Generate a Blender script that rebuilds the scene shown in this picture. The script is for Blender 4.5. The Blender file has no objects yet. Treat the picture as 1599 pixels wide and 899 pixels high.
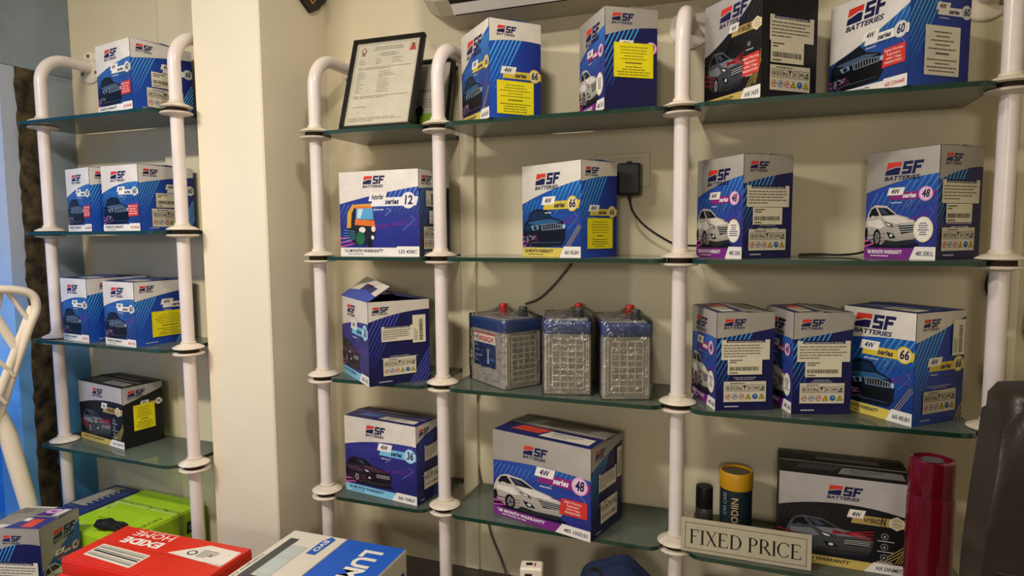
import bpy, bmesh, math, random
from mathutils import Vector, Matrix
rnd = random.Random(7)
S = bpy.context.scene
COL = S.collection
Z0 = 1.40                      # height of the second shelf row above the floor
PI = math.pi
# ------------------------------------------------------------------ camera
YAW, PIT, ROL = [math.radians(a) for a in (-20.58, -4.95, -.44)]
fw = Vector((math.sin(YAW)*math.cos(PIT), math.cos(YAW)*math.cos(PIT), math.sin(PIT)))
rt = Vector((math.cos(YAW), -math.sin(YAW), 0)); up = rt.cross(fw)
rt, up = rt*math.cos(ROL)+up*math.sin(ROL), up*math.cos(ROL)-rt*math.sin(ROL)
cd = bpy.data.cameras.new('camera'); cam = bpy.data.objects.new('camera', cd); COL.objects.link(cam)
m = Matrix((rt, up, -fw)).transposed().to_4x4(); m.translation = (0, -1.523, .067+Z0); cam.matrix_world = m
cd.sensor_width = 36; cd.lens = 1000*36/1599; cd.clip_start = .02
S.camera = cam
# ------------------------------------------------------------------ world, lights, exposure
W = bpy.data.worlds.new('sky'); S.world = W; W.use_nodes = True
bg = W.node_tree.nodes['Background']; bg.inputs[0].default_value = (.12, .42, 1, 1); bg.inputs[1].default_value = 1.6
S.view_settings.view_transform = 'Standard'; S.view_settings.look = 'None'
S.view_settings.gamma = 1; S.view_settings.exposure = 0.0; S.view_settings.use_curve_mapping = False
def area(name, loc, target, sx, sy, power, col):
    l = bpy.data.lights.new(name, 'AREA'); l.shape = 'RECTANGLE'; l.size = sx; l.size_y = sy; l.energy = power; l.color = col
    o = bpy.data.objects.new(name, l); COL.objects.link(o); o.location = (loc[0], loc[1], loc[2]+Z0)
    o.rotation_euler = (Vector(target)-Vector(loc)).to_track_quat('-Z', 'Y').to_euler(); return o
area('ceiling_tube_light', (-1.5, -1.6, 1.05), (-1.5, -1.2, -1), .6, .12, 36, (1, .90, .77))
area('added_front_fill', (0.1, -3.4, .45), (0.1, -1.9, -1), .35, .35, 20, (1, .90, .77))  # added low fill by the front wall, brightens the wall under the shelves
area('ceiling_downlight', (-.45, -.80, 1.10), (-.5, -.5, -1), .12, .12, 9, (1, .90, .77))

# ------------------------------------------------------------------ materials
def lin(c):
    if isinstance(c, str):
        c = tuple(int(c[i:i+2], 16)/255 for i in (0, 2, 4))
    return tuple(x/12.92 if x <= .04045 else ((x+.055)/1.055)**2.4 for x in c)
MATS = {}
def mat(name, col='808080', rough=.5, metal=0, spec=.4, noise=0, nscale=8, bump=0, bscale=60, col2=None, coat=0):
    if name in MATS: return MATS[name]
    mt = bpy.data.materials.new(name); mt.use_nodes = True; MATS[name] = mt
    nt = mt.node_tree; b = nt.nodes['Principled BSDF']
    c = lin(col); b.inputs['Base Color'].default_value = (*c, 1)
    b.inputs['Roughness'].default_value = rough; b.inputs['Metallic'].default_value = metal
    b.inputs['Specular IOR Level'].default_value = spec; b.inputs['Coat Weight'].default_value = coat
    tc = nt.nodes.new('ShaderNodeTexCoord')
    if noise or col2:
        n = nt.nodes.new('ShaderNodeTexNoise'); n.inputs['Scale'].default_value = nscale; n.inputs['Detail'].default_value = 6
        nt.links.new(tc.outputs['Object'], n.inputs['Vector'])
        r = nt.nodes.new('ShaderNodeValToRGB')
        c2 = lin(col2) if col2 else tuple(x*(1-noise) for x in c)
        r.color_ramp.elements[0].position = .38; r.color_ramp.elements[1].position = .62
        r.color_ramp.elements[0].color = (*c2, 1); r.color_ramp.elements[1].color = (*c, 1)
        nt.links.new(n.outputs['Fac'], r.inputs['Fac']); nt.links.new(r.outputs['Color'], b.inputs['Base Color'])
    if bump:
        n2 = nt.nodes.new('ShaderNodeTexNoise'); n2.inputs['Scale'].default_value = bscale; n2.inputs['Detail'].default_value = 4
        nt.links.new(tc.outputs['Object'], n2.inputs['Vector'])
        bp = nt.nodes.new('ShaderNodeBump'); bp.inputs['Strength'].default_value = bump; bp.inputs['Distance'].default_value = .004
        nt.links.new(n2.outputs['Fac'], bp.inputs['Height']); nt.links.new(bp.outputs['Normal'], b.inputs['Normal'])
    return mt
def clear(name, tint, rough=.03, gloss=1.0, ior=1.45, bump=0, bscale=20, base=0):
    mt = bpy.data.materials.new(name); mt.use_nodes = True; MATS[name] = mt; nt = mt.node_tree
    nt.nodes.clear(); out = nt.nodes.new('ShaderNodeOutputMaterial')
    t = nt.nodes.new('ShaderNodeBsdfTransparent'); t.inputs[0].default_value = (*tint, 1)
    g = nt.nodes.new('ShaderNodeBsdfGlossy'); g.inputs['Roughness'].default_value = rough; g.inputs[0].default_value = (gloss,)*3+(1,)
    f = nt.nodes.new('ShaderNodeFresnel'); f.inputs[0].default_value = ior
    mx = nt.nodes.new('ShaderNodeMixShader')
    fac = f.outputs[0]
    if base:
        ad = nt.nodes.new('ShaderNodeMath'); ad.inputs[1].default_value = base; nt.links.new(fac, ad.inputs[0]); fac = ad.outputs[0]
    nt.links.new(fac, mx.inputs[0]); nt.links.new(t.outputs[0], mx.inputs[1]); nt.links.new(g.outputs[0], mx.inputs[2])
    if bump:
        tc = nt.nodes.new('ShaderNodeTexCoord'); n = nt.nodes.new('ShaderNodeTexNoise'); n.inputs['Scale'].default_value = bscale
        n.inputs['Detail'].default_value = 3; n.inputs['Distortion'].default_value = 1.2
        nt.links.new(tc.outputs['Object'], n.inputs['Vector'])
        bp = nt.nodes.new('ShaderNodeBump'); bp.inputs['Strength'].default_value = bump; bp.inputs['Distance'].default_value = .01
        nt.links.new(n.outputs['Fac'], bp.inputs['Height']); nt.links.new(bp.outputs[0], g.inputs['Normal']); nt.links.new(bp.outputs[0], f.inputs['Normal'])
    nt.links.new(mx.outputs[0], out.inputs[0]); return mt
def dusty(mt, col, amt):
    nt = mt.node_tree; out = [n for n in nt.nodes if n.type == 'OUTPUT_MATERIAL'][0]; src = out.inputs[0].links[0].from_socket
    d = nt.nodes.new('ShaderNodeBsdfDiffuse'); d.inputs[0].default_value = (*lin(col), 1); m2 = nt.nodes.new('ShaderNodeMixShader')
    tc = nt.nodes.new('ShaderNodeTexCoord'); n = nt.nodes.new('ShaderNodeTexNoise'); n.inputs['Scale'].default_value = 9; n.inputs['Detail'].default_value = 6; nt.links.new(tc.outputs['Object'], n.inputs['Vector'])
    mr = nt.nodes.new('ShaderNodeMapRange'); mr.inputs[1].default_value = .3; mr.inputs[2].default_value = .7; mr.inputs[3].default_value = amt*.7; mr.inputs[4].default_value = amt*1.3; nt.links.new(n.outputs['Fac'], mr.inputs[0])
    nt.links.new(mr.outputs[0], m2.inputs[0]); nt.links.new(src, m2.inputs[1]); nt.links.new(d.outputs[0], m2.inputs[2]); nt.links.new(m2.outputs[0], out.inputs[0])
def print_mat(name, rough, spec):
    mt = bpy.data.materials.new(name); mt.use_nodes = True; nt = mt.node_tree; b = nt.nodes['Principled BSDF']
    a = nt.nodes.new('ShaderNodeAttribute'); a.attribute_name = 'Col'
    tc = nt.nodes.new('ShaderNodeTexCoord'); n = nt.nodes.new('ShaderNodeTexNoise'); n.inputs['Scale'].default_value = 30; n.inputs['Detail'].default_value = 5
    nt.links.new(tc.outputs['Object'], n.inputs['Vector'])
    mr = nt.nodes.new('ShaderNodeMapRange'); mr.inputs[1].default_value = .3; mr.inputs[2].default_value = .7; mr.inputs[3].default_value = .88; mr.inputs[4].default_value = 1.0
    nt.links.new(n.outputs['Fac'], mr.inputs[0])
    mx = nt.nodes.new('ShaderNodeVectorMath'); mx.operation = 'SCALE'
    nt.links.new(a.outputs['Color'], mx.inputs[0]); nt.links.new(mr.outputs[0], mx.inputs['Scale'])
    nt.links.new(mx.outputs[0], b.inputs['Base Color'])
    b.inputs['Roughness'].default_value = rough; b.inputs['Specular IOR Level'].default_value = spec
    MATS[name] = mt; return mt
PRINT = print_mat('carton_print', .42, .35)
PAPER = print_mat('paper_print', .75, .2)
GLASS = clear('shelf_glass', (.90, .95, .92), .02, .9, 1.45); dusty(GLASS, 'a9b5a8', .17)
FILM = clear('shrink_film', (.98, .98, .98), .16, 1, 1.3, 1.0, 30, .05)
PANE = clear('picture_glass', (.97, .97, .97), .03, .5, 1.25)
mat('glass_edge', '1a3a30', .15, 0, .6)
mat('wall_cream', 'd9cfb3', .55, 0, .35, .10, 2.2, .15, 90)
mat('column_paint', 'ece4cf', .45, 0, .4, .05, 2.5, .15, 80)
mat('ceiling_paint', 'eae6da', .8)
mat('floor_tile', 'b0a898', .35, 0, .4, .2, 5)
mat('blue_grey_plaster', '8a97a3', .7, 0, .3, .18, 5, .4, 40)
mat('pipe_paint', 'e9dfdd', .28, 0, .5, .06, 14, .05, 30)
mat('flange_paint', 'e4d9c8', .4, 0, .4, .2, 30, .2, 80)
mat('gasket', '2b1d14', .8)
mat('screw', '8c877c', .35, .9)
mat('black_plastic', '17171a', .4)
mat('white_plastic', 'e8e0d2', .35, 0, .45, .06, 20)
mat('cord_black', '161616', .5)
mat('cord_grey', '55504a', .6)

# ------------------------------------------------------------------ geometry helpers
def link(name, me, mt, parent=None, smooth=False):
    o = bpy.data.objects.new(name, me); COL.objects.link(o)
    if mt is not None:
        for x in (mt if isinstance(mt, (list, tuple)) else [mt]): me.materials.append(MATS[x] if isinstance(x, str) else x)
    if smooth:
        for p in me.polygons: p.use_smooth = True
    if parent: o.parent = parent
    return o
def fromb(name, bm, mt, parent=None, smooth=False):
    me = bpy.data.meshes.new(name); bmesh.ops.recalc_face_normals(bm, faces=bm.faces); bm.to_mesh(me); bm.free()
    return link(name, me, mt, parent, smooth)
def tag(o, label=None, cat=None, group=None, kind=None):
    if label: o['label'] = label
    if cat: o['category'] = cat
    if group: o['group'] = group
    if kind: o['kind'] = kind
    return o
def empty(name, loc, rz=0, label=None, cat=None, group=None):
    o = bpy.data.objects.new(name, None); COL.objects.link(o); o.location = loc; o.rotation_euler = (0, 0, rz); o.empty_display_size = .05
    return tag(o, label, cat, group)
def abox(bm, lo, hi, bev=0, seg=1):
    r = bmesh.ops.create_cube(bm, size=1); vs = r['verts']
    for v in vs: v.co = Vector([(lo[i]+hi[i])/2+v.co[i]*(hi[i]-lo[i]) for i in range(3)])
    if bev:
        es = list({e for v in vs for e in v.link_edges})
        bmesh.ops.bevel(bm, geom=es, offset=bev, segments=seg, affect='EDGES', profile=.5)
def box(name, lo, hi, mt, parent=None, bev=0, seg=1, smooth=False):
    bm = bmesh.new(); abox(bm, lo, hi, bev, seg); return fromb(name, bm, mt, parent, smooth)
def struct(name, lo, hi, mt, bev=0):
    return tag(box(name, lo, hi, mt, None, bev), kind='structure')
def aring(bm, prof, loc=(0, 0, 0), n=24, axis='z'):
    """lathe: profile of (radius, height)"""
    rings = []
    for r, h in prof:
        ring = []
        for k in range(n):
            a = 2*PI*k/n; p = (r*math.cos(a), r*math.sin(a), h)
            if axis == 'y': p = (p[0], p[2], p[1])
            if axis == 'x': p = (p[2], p[0], p[1])
            ring.append(bm.verts.new((loc[0]+p[0], loc[1]+p[1], loc[2]+p[2])))
        rings.append(ring)
    for a, b in zip(rings, rings[1:]):
        for k in range(n): bm.faces.new((a[k], a[(k+1) % n], b[(k+1) % n], b[k]))
    bm.faces.new(rings[0]); bm.faces.new(rings[-1])
def lathe(name, prof, mt, parent=None, loc=(0, 0, 0), n=28, axis='z', smooth=True):
    bm = bmesh.new(); aring(bm, prof, loc, n, axis); o = fromb(name, bm, mt, parent)
    if smooth: autosm(o)
    return o
def autosm(o, ang=40):
    me = o.data
    for p in me.polygons: p.use_smooth = True
    bm = bmesh.new(); bm.from_mesh(me)
    for e in bm.edges:
        if len(e.link_faces) == 2 and e.calc_face_angle(0) > math.radians(ang): e.smooth = False
    bm.to_mesh(me); bm.free()
def atube(bm, pts, rad, n=10, sq=(1, 1)):
    pts = [Vector(p) for p in pts]; rings = []
    t0 = (pts[1]-pts[0]).normalized(); ref = Vector((0, 0, 1)) if abs(t0.z) < .9 else Vector((0, 1, 0))
    u = t0.cross(ref).normalized()
    for i, p in enumerate(pts):
        t = (pts[min(i+1, len(pts)-1)]-pts[max(i-1, 0)]).normalized()
        u = (u-t*u.dot(t)).normalized(); v = t.cross(u)
        r = rad[i] if isinstance(rad, (list, tuple)) else rad
        rings.append([bm.verts.new(p+u*(r*sq[0]*math.cos(2*PI*k/n))+v*(r*sq[1]*math.sin(2*PI*k/n))) for k in range(n)])
    for a, b in zip(rings, rings[1:]):
        for k in range(n): bm.faces.new((a[k], a[(k+1) % n], b[(k+1) % n], b[k]))
    bm.faces.new(rings[0]); bm.faces.new(rings[-1])
def tube(name, pts, rad, mt, parent=None, n=10, sq=(1, 1)):
    bm = bmesh.new(); atube(bm, pts, rad, n, sq); o = fromb(name, bm, mt, parent); autosm(o, 60); return o
def smoothpath(pts, k=6):
    P = [Vector(p) for p in pts]; out = []
    for i in range(len(P)-1):
        p0, p1, p2, p3 = P[max(i-1, 0)], P[i], P[i+1], P[min(i+2, len(P)-1)]
        for j in range(k):
            t = j/k
            out.append(.5*((2*p1)+(p2-p0)*t+(2*p0-5*p1+4*p2-p3)*t*t+(3*p1-p0-3*p2+p3)*t**3))
    out.append(P[-1]); return out
def aprism(bm, outline, z0, z1, ax='z', mi=(0, 0)):
    """extrude a 2D outline; ax picks the extrusion axis"""
    def P(a, b, c): return {'z': (a, b, c), 'y': (a, c, b), 'x': (c, a, b)}[ax]
    A = [bm.verts.new(P(a, b, z0)) for a, b in outline]; B = [bm.verts.new(P(a, b, z1)) for a, b in outline]
    f = bm.faces.new(A); f.material_index = mi[0]; f = bm.faces.new(B); f.material_index = mi[0]
    n = len(A)
    for i in range(n):
        f = bm.faces.new((A[i], A[(i+1) % n], B[(i+1) % n], B[i])); f.material_index = mi[1]
def prism(name, outline, z0, z1, mt, parent=None, ax='z', mi=(0, 0)):
    bm = bmesh.new(); aprism(bm, outline, z0, z1, ax, mi); return fromb(name, bm, mt, parent)

# ------------------------------------------------------------------ printing: flat vector artwork on real faces
_tc = {}
def glyphs(s, bold=0, shear=0):
    k = (s, bold, shear)
    if k not in _tc:
        cu = bpy.data.curves.new('t', 'FONT'); cu.body = s; cu.offset = bold; cu.shear = shear; cu.resolution_u = 2; cu.size = 1.4
        ob = bpy.data.objects.new('t', cu); COL.objects.link(ob)
        me = bpy.data.meshes.new_from_object(ob)
        vs = [(v.co.x, v.co.y) for v in me.vertices]; fs = [tuple(p.vertices) for p in me.polygons]
        bpy.data.objects.remove(ob); bpy.data.curves.remove(cu); bpy.data.meshes.remove(me)
        x0 = min(v[0] for v in vs); w = max(v[0] for v in vs)-x0
        _tc[k] = ([(x-x0, y) for x, y in vs], fs, w)
    return _tc[k]
def clip(pts, w, h):
    for ax, lim, sg in ((0, 0, 1), (0, w, -1), (1, 0, 1), (1, h, -1)):
        out = []
        for i in range(len(pts)):
            a, b = pts[i-1], pts[i]; da = (a[ax]-lim)*sg; db = (b[ax]-lim)*sg
            if (da < 0) != (db < 0):
                t = da/(da-db); out.append((a[0]+(b[0]-a[0])*t, a[1]+(b[1]-a[1])*t))
            if db >= 0: out.append(b)
        pts = out
        if len(pts) < 3: return []
    return pts
class Cv:
    def __init__(s, w, h): s.w, s.h, s.V, s.F, s.C = w, h, [], [], []
    def poly(s, pts, col, ly=1, cl=True):
        if cl: pts = clip(list(pts), s.w, s.h)
        if len(pts) < 3: return
        i = len(s.V); s.V += [(p[0], p[1], ly) for p in pts]; s.F.append(tuple(range(i, i+len(pts))))
        s.C += [col(*p) if callable(col) else lin(col) for p in pts]
    def rect(s, x, y, w, h, col, ly=1): s.poly([(x, y), (x+w, y), (x+w, y+h), (x, y+h)], col, ly)
    def para(s, x, y, w, h, k, col, ly=1): s.poly([(x, y), (x+w, y), (x+w+k, y+h), (x+k, y+h)], col, ly)
    def ell(s, x, y, rx, ry, col, ly=1, n=20, a0=0, a1=2*PI): s.poly([(x+rx*math.cos(a0+(a1-a0)*i/n), y+ry*math.sin(a0+(a1-a0)*i/n)) for i in range(n)], col, ly)
    def line(s, pts, wd, col, ly=1):
        for (x0, y0), (x1, y1) in zip(pts, pts[1:]):
            d = math.hypot(x1-x0, y1-y0) or 1e-6; nx, ny = -(y1-y0)/d*wd/2, (x1-x0)/d*wd/2
            s.poly([(x0-nx, y0-ny), (x1-nx, y1-ny), (x1+nx, y1+ny), (x0+nx, y0+ny)], col, ly)
    def text(s, t, x, y, size, col, ly=3, bold=.03, shear=0, w=None, al='l', rot=0):
        vs, fs, tw = glyphs(t, bold, shear); kx = size if w is None else w/tw; tw *= kx
        ox = {'l': 0, 'c': -tw/2, 'r': -tw}[al]; ca, sa = math.cos(rot), math.sin(rot); i = len(s.V); c = lin(col)
        for a, b in vs:
            a, b = ox+a*kx, b*size
            px, py = x+a*ca-b*sa, y+a*sa+b*ca
            s.V.append((min(max(px, 0), s.w), min(max(py, 0), s.h), ly)); s.C.append(c)
        s.F += [tuple(i+k for k in f) for f in fs]
    def dashes(s, x, y, w, n, pitch, th, col, ly=3, center=False, r=rnd):
        for k in range(n):
            yy = y-k*pitch; L = w*(r.uniform(.82, 1) if k < n-1 else r.uniform(.35, .6)) if not center else w*r.uniform(.45, 1)
            xx = x+(w-L)/2 if center else x; e = xx+L
            while xx < e-1e-4:
                ww = min(r.uniform(.004, .013)*w/.09, e-xx); s.rect(xx, yy, ww*.86, th, col, ly); xx += ww
    def build(s, name, fmap, parent, mt=None, base=.0004):
        me = bpy.data.meshes.new(name)
        me.from_pydata([fmap(a, b, base+.00014*l) for a, b, l in s.V], [], s.F)
        at = me.color_attributes.new('Col', 'FLOAT_COLOR', 'POINT')
        for i, c in enumerate(s.C): at.data[i].color = (*c, 1)
        return link(name, me, mt or PRINT, parent)
def mix(a, b, t):
    a, b = lin(a), lin(b); t = min(max(t, 0), 1); return tuple(x+(y-x)*t for x, y in zip(a, b))

def sf_logo(c, x, y, h, ly=6, navy='1a1c4e', sub=True):
    k = .2*h
    c.poly([(x+.1*h, y+.48*h), (x+.22*h, y+h), (x+1.45*h, y+h), (x+1.36*h, y+.62*h), (x+.95*h, y+.66*h), (x+.5*h, y+.55*h)], 'd83a2e', ly)
    c.poly([(x, y), (x+1.22*h, y), (x+1.34*h, y+.54*h), (x+.95*h, y+.57*h), (x+.5*h, y+.45*h), (x+.08*h, y+.36*h)], navy, ly)
    Sg = [(0, 0), (1, 0), (1, .6), (.34, .6), (.34, .76), (1, .76), (1, 1), (0, 1), (0, .38), (.66, .38), (.66, .24), (0, .24)]
    Fg = [(0, 0), (.34, 0), (.34, .38), (.85, .38), (.85, .62), (.34, .62), (.34, .76), (1, .76), (1, 1), (0, 1)]
    for g, ox in ((Sg, 1.42), (Fg, 2.28)): c.poly([(x+ox*h+a*.78*h+b*k, y+b*h) for a, b in g], navy, ly)
    if sub: c.text('BATTERIES', x-.05*h, y-.42*h, .32*h, navy, ly, .045, .25, w=3.05*h)
def badge(c, x, y, w, num, band, ell, ly=6, txt='4W', tcol='20204a', scol='f4f0ea', series='series'):
    h = w*.16
    c.para(x, y+.25*h, .36*w, 1.0*h, .05*w, 'f2efe8', ly+1); c.text(txt, x+.20*w, y+.45*h, .62*h, tcol, ly+2, .04, .25, al='c', w=.2*w if len(txt) < 4 else .27*w)
    c.para(x+.05*w, y-.35*h, .97*w, 1.0*h, .05*w, band, ly); c.text(series, x+.36*w, y-.12*h, .62*h, scol, ly+1, .05, .25, w=.30*w)
    c.ell(x+.86*w, y+.25*h, .15*w, .15*w, ell, ly+1); c.ell(x+.86*w, y+.25*h, .125*w, .125*w, (lambda u, v: mix(ell, 'ffffff', .35)), ly+2)
    c.text(num, x+.865*w, y-.18*h, 1.0*h, tcol, ly+3, .045, .15, al='c', w=.17*w)
    c.dashes(x+.1*w, y-.8*h, .5*w, 1, 1, .12*h, 'd8d8e8', ly)
def wave(w, h, a, b, cc, n=16):
    out = []
    for i in range(n+1):
        t = i/n; v = (1-t)**2*a+2*t*(1-t)*b+t*t*cc; out.append((t*w, v*h))
    return out
def suv(c, x, y, w, h, body='c9c3ba', hi='e6e1d9', dark='14151a', ly=3):
    P = lambda pts: [(x+a*w, y+b*h) for a, b in pts]
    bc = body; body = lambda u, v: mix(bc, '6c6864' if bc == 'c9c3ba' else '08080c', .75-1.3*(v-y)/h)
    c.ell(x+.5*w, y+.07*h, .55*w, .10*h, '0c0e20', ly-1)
    c.poly(P([(.0, .30), (.01, .58), (.05, .78), (.11, .93), (.2, 1.0), (.42, .97), (.52, .87), (.62, .76), (.8, .70), (.95, .62), (1, .5), (.99, .3), (.95, .1), (.6, .02), (.35, .06), (.18, .08), (.06, .2)]), body, ly)
    c.poly(P([(.24, .94), (.42, .92), (.6, .755), (.33, .74)]), dark, ly+1)
    c.poly(P([(.27, .91), (.36, .91), (.46, .79), (.36, .77)]), '3a4660', ly+2)
    c.poly(P([(.07, .74), (.12, .90), (.20, .95), (.28, .75), (.1, .70)]), dark, ly+1)
    c.poly(P([(.34, .72), (.61, .74), (.93, .60), (.62, .54), (.45, .60)]), hi, ly+1)
    c.poly(P([(.05, .62), (.3, .66), (.4, .5), (.3, .44), (.06, .5)]), hi, ly+1)
    c.poly(P([(.39, .60), (.53, .55), (.57, .47), (.45, .49)]), '2c3340', ly+2); c.poly(P([(.42, .57), (.5, .54), (.52, .50), (.46, .51)]), 'f6f6f2', ly+3)
    c.poly(P([(.66, .50), (.96, .52), (.98, .37), (.72, .31)]), dark, ly+2)
    for k in range(3): c.line(P([(.68, .46-.05*k), (.965, .485-.05*k)]), .018*h, 'b9bcc0', ly+3)
    c.poly(P([(.43, .36), (.56, .33), (.62, .22), (.5, .2)]), dark, ly+2); c.ell(x+.53*w, y+.28*h, .03*w, .04*h, 'c8ccd0', ly+3)
    c.poly(P([(.35, .06), (.6, .02), (.95, .10), (.98, .2), (.62, .14), (.42, .17)]), '26282c', ly+2)
    c.ell(x+.25*w, y+.22*h, .075*w, .21*h, '0c0c0e', ly+2); c.ell(x+.255*w, y+.22*h, .045*w, .14*h, '8e9094', ly+3)
    for k in range(5): c.line([(x+.255*w, y+.22*h), (x+.255*w+.045*w*math.cos(k*1.256), y+.22*h+.14*h*math.sin(k*1.256))], .012*w, '2a2a2e', ly+4)
    c.ell(x+.03*w, y+.34*h, .03*w, .14*h, '0c0c0e', ly+2)
    c.poly(P([(.1, .68), (.13, .75), (.2, .74), (.19, .66)]), body, ly+3)
def frontcar(c, x, y, w, h, body='122c4c', hi='2c5c8c', dark='0a1020', ly=3):
    P = lambda pts: [(x+a*w, y+b*h) for a, b in pts]
    c.poly(P([(0, .3), (.02, .6), (.1, .72), (.17, .92), (.32, 1), (.55, .98), (.68, .78), (.92, .68), (1, .52), (.98, .2), (.9, .05), (.3, 0), (.08, .1)]), dark, ly)
    c.poly(P([(.12, .70), (.18, .88), (.32, .95), (.53, .93), (.64, .77), (.3, .72)]), body, ly+1)
    c.poly(P([(.10, .66), (.3, .70), (.66, .74), (.9, .66), (.6, .60), (.25, .56)]), hi, ly+1)
    c.poly(P([(.02, .55), (.12, .64), (.3, .58), (.28, .46), (.05, .42)]), body, ly+1)
    c.poly(P([(.42, .60), (.70, .63), (.92, .60), (.93, .48), (.72, .46), (.45, .44)]), '6f869c', ly+2)
    c.poly(P([(.44, .58), (.70, .61), (.90, .58), (.91, .50), (.72, .48), (.47, .46)]), '0a0c12', ly+3)
    for k in range(9): c.line(P([(.48+.05*k, .475), (.475+.05*k, .59)]), .008*w, 'b8c6d4', ly+4)
    c.poly(P([(.18, .56), (.36, .58), (.38, .48), (.24, .44)]), '7c9cb8', ly+2); c.ell(x+.29*w, y+.51*h, .045*w, .05*h, '16243a', ly+3); c.ell(x+.96*w, y+.54*h, .03*w, .06*h, 'a8c4dc', ly+3)
    c.poly(P([(.3, .36), (.9, .38), (.86, .18), (.4, .16)]), '05070c', ly+2)
    c.line(P([(.14, .32), (.24, .24), (.3, .3), (.22, .2)]), .02*h, '86a4c0', ly+3); c.line(P([(.2, .12), (.88, .14)]), .015*h, '3c5470', ly+3)
    c.ell(x+.1*w, y+.2*h, .06*w, .17*h, '060608', ly+2); c.ell(x+.1*w, y+.2*h, .035*w, .11*h, '5c6874', ly+3)
def rickshaw(c, x, y, w, h, ly=3):
    P = lambda pts: [(x+a*w, y+b*h) for a, b in pts]
    c.poly(P([(.05, .25), (.08, .8), (.25, .97), (.9, 1), (.97, .6), (.98, .2), (.6, .02), (.3, .05)]), '1c1d2a', ly)
    c.poly(P([(.02, .45), (.06, .82), (.22, 1), (.9, 1.02), (.93, .94), (.3, .93), (.2, .8), (.16, .45)]), 'd8a23a', ly+1)
    c.poly(P([(.36, .92), (.9, .92), (.95, .64), (.34, .66)]), '5aa8dc', ly+2); c.poly(P([(.42, .9), (.6, .9), (.5, .68), (.38, .68)]), 'c8e4f4', ly+3)
    c.poly(P([(.32, .66), (.97, .62), (.99, .48), (.30, .52)]), 'e2752a', ly+2); c.rect(x+.32*w, y+.91*h, .6*w, .045*h, 'e2752a', ly+3)
    c.ell(x+.55*w, y+.40*h, .11*w, .07*h, 'f0e6e0', ly+3); c.ell(x+.93*w, y+.42*h, .07*w, .07*h, 'f0e6e0', ly+3); c.ell(x+.9*w, y+.22*h, .05*w, .05*h, 'f0e6e0', ly+3)
    c.ell(x+.48*w, y+.2*h, .15*w, .16*h, '1e6a44', ly+3); c.ell(x+.8*w, y+.08*h, .08*w, .14*h, '08080a', ly+2)
    for k in range(5): c.line(P([(-.1, .12+.07*k), (.3, .2+.04*k)]), .008*h, '5cc8e8', ly+4)

SER = {
 '66': dict(num='66', band='dcc23c', ell='d8be34', base=('1d62c4', '15256e'), top=('e9e4da', 'd2cdc2'), bot='d9c45a', btx='1a1c40', stripe='4fb4f0', scol='20204a'),
 '60': dict(num='60', band='f2efe8', ell='c8ccd0', base=('2a6ac8', '1a1f60'), top=('eae6e2', 'dad6d4'), bot='f0ece6', btx='1a1c4a', stripe='5cbcf2', scol='20204a'),
 '48': dict(num='48', band='8c2a7c', ell='e8a8d8', base=('2c5cc0', '2a1c74'), top=('b9b4ae', '9c978f'), bot='7c2a86', btx='f2eef2', stripe='48a8ee', scol='f6eef4'),
 '36': dict(num='36', band='7cc4ec', ell='8ccdf0', base=('3a3a9a', '1a1c5c'), top=('e4ded6', 'd6cfc4'), bot='86c8ea', btx='1a2a5a', stripe='4a58c8', scol='1a1c50'),
 '12': dict(num='12', band='eceaf2', ell='e8e6f0', base=('2c40a8', '20207a'), top=('eee9e4', 'e0dad6'), bot='eeeae6', btx='1a1c40', stripe='5aa0f0', scol='20204a'),
 'hx': dict(num='N', band='b79c62', ell='e8e4d8', base=('15151c', '0d0d12'), top=('c4c0c2', 'a8a4a4'), bot='c9b060', btx='1c1a18', stripe='2c2c34', scol='1a1a1a'),
}
def base_front(c, s, wv, ly=0):
    w, h = c.w, c.h; d = SER[s]; n = 7
    for i in range(n):
        for j in range(n):
            c.poly([(w*(i+a)/n, h*(j+b)/n) for a, b in ((0, 0), (1, 0), (1, 1), (0, 1))], lambda u, v: mix(d['base'][1], d['base'][0], .2+.75*(v/h)*1.1-.35*abs(u/w-.55)), ly)
    st = h*.045
    for k in range(11):
        c.poly([(w*.38+k*st*1.35+a, b) for a, b in ((0, h*.46), (st*.42, h*.46), (st*.42+h*.26, h*.86), (h*.26, h*.86))], (lambda u, v: mix(d['base'][1], d['stripe'], (v/h-.45)*2.6)), ly+1)
    for k in range(9):
        c.poly([(-w*.12+k*st*1.3+a, b) for a, b in ((0, h*.28), (st*.3, h*.28), (st*.3+h*.2, h*.62), (h*.2, h*.62))], (lambda u, v: mix(d['base'][1], d['stripe'], (v/h-.34)*2.2)), ly+1)
    c.poly([(0, h)]+wave(w, h, *wv)+[(w, h)], (lambda u, v: mix(d['top'][1], d['top'][0], u/w*.8+.3*(v/h-.6))), ly+5)
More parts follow.
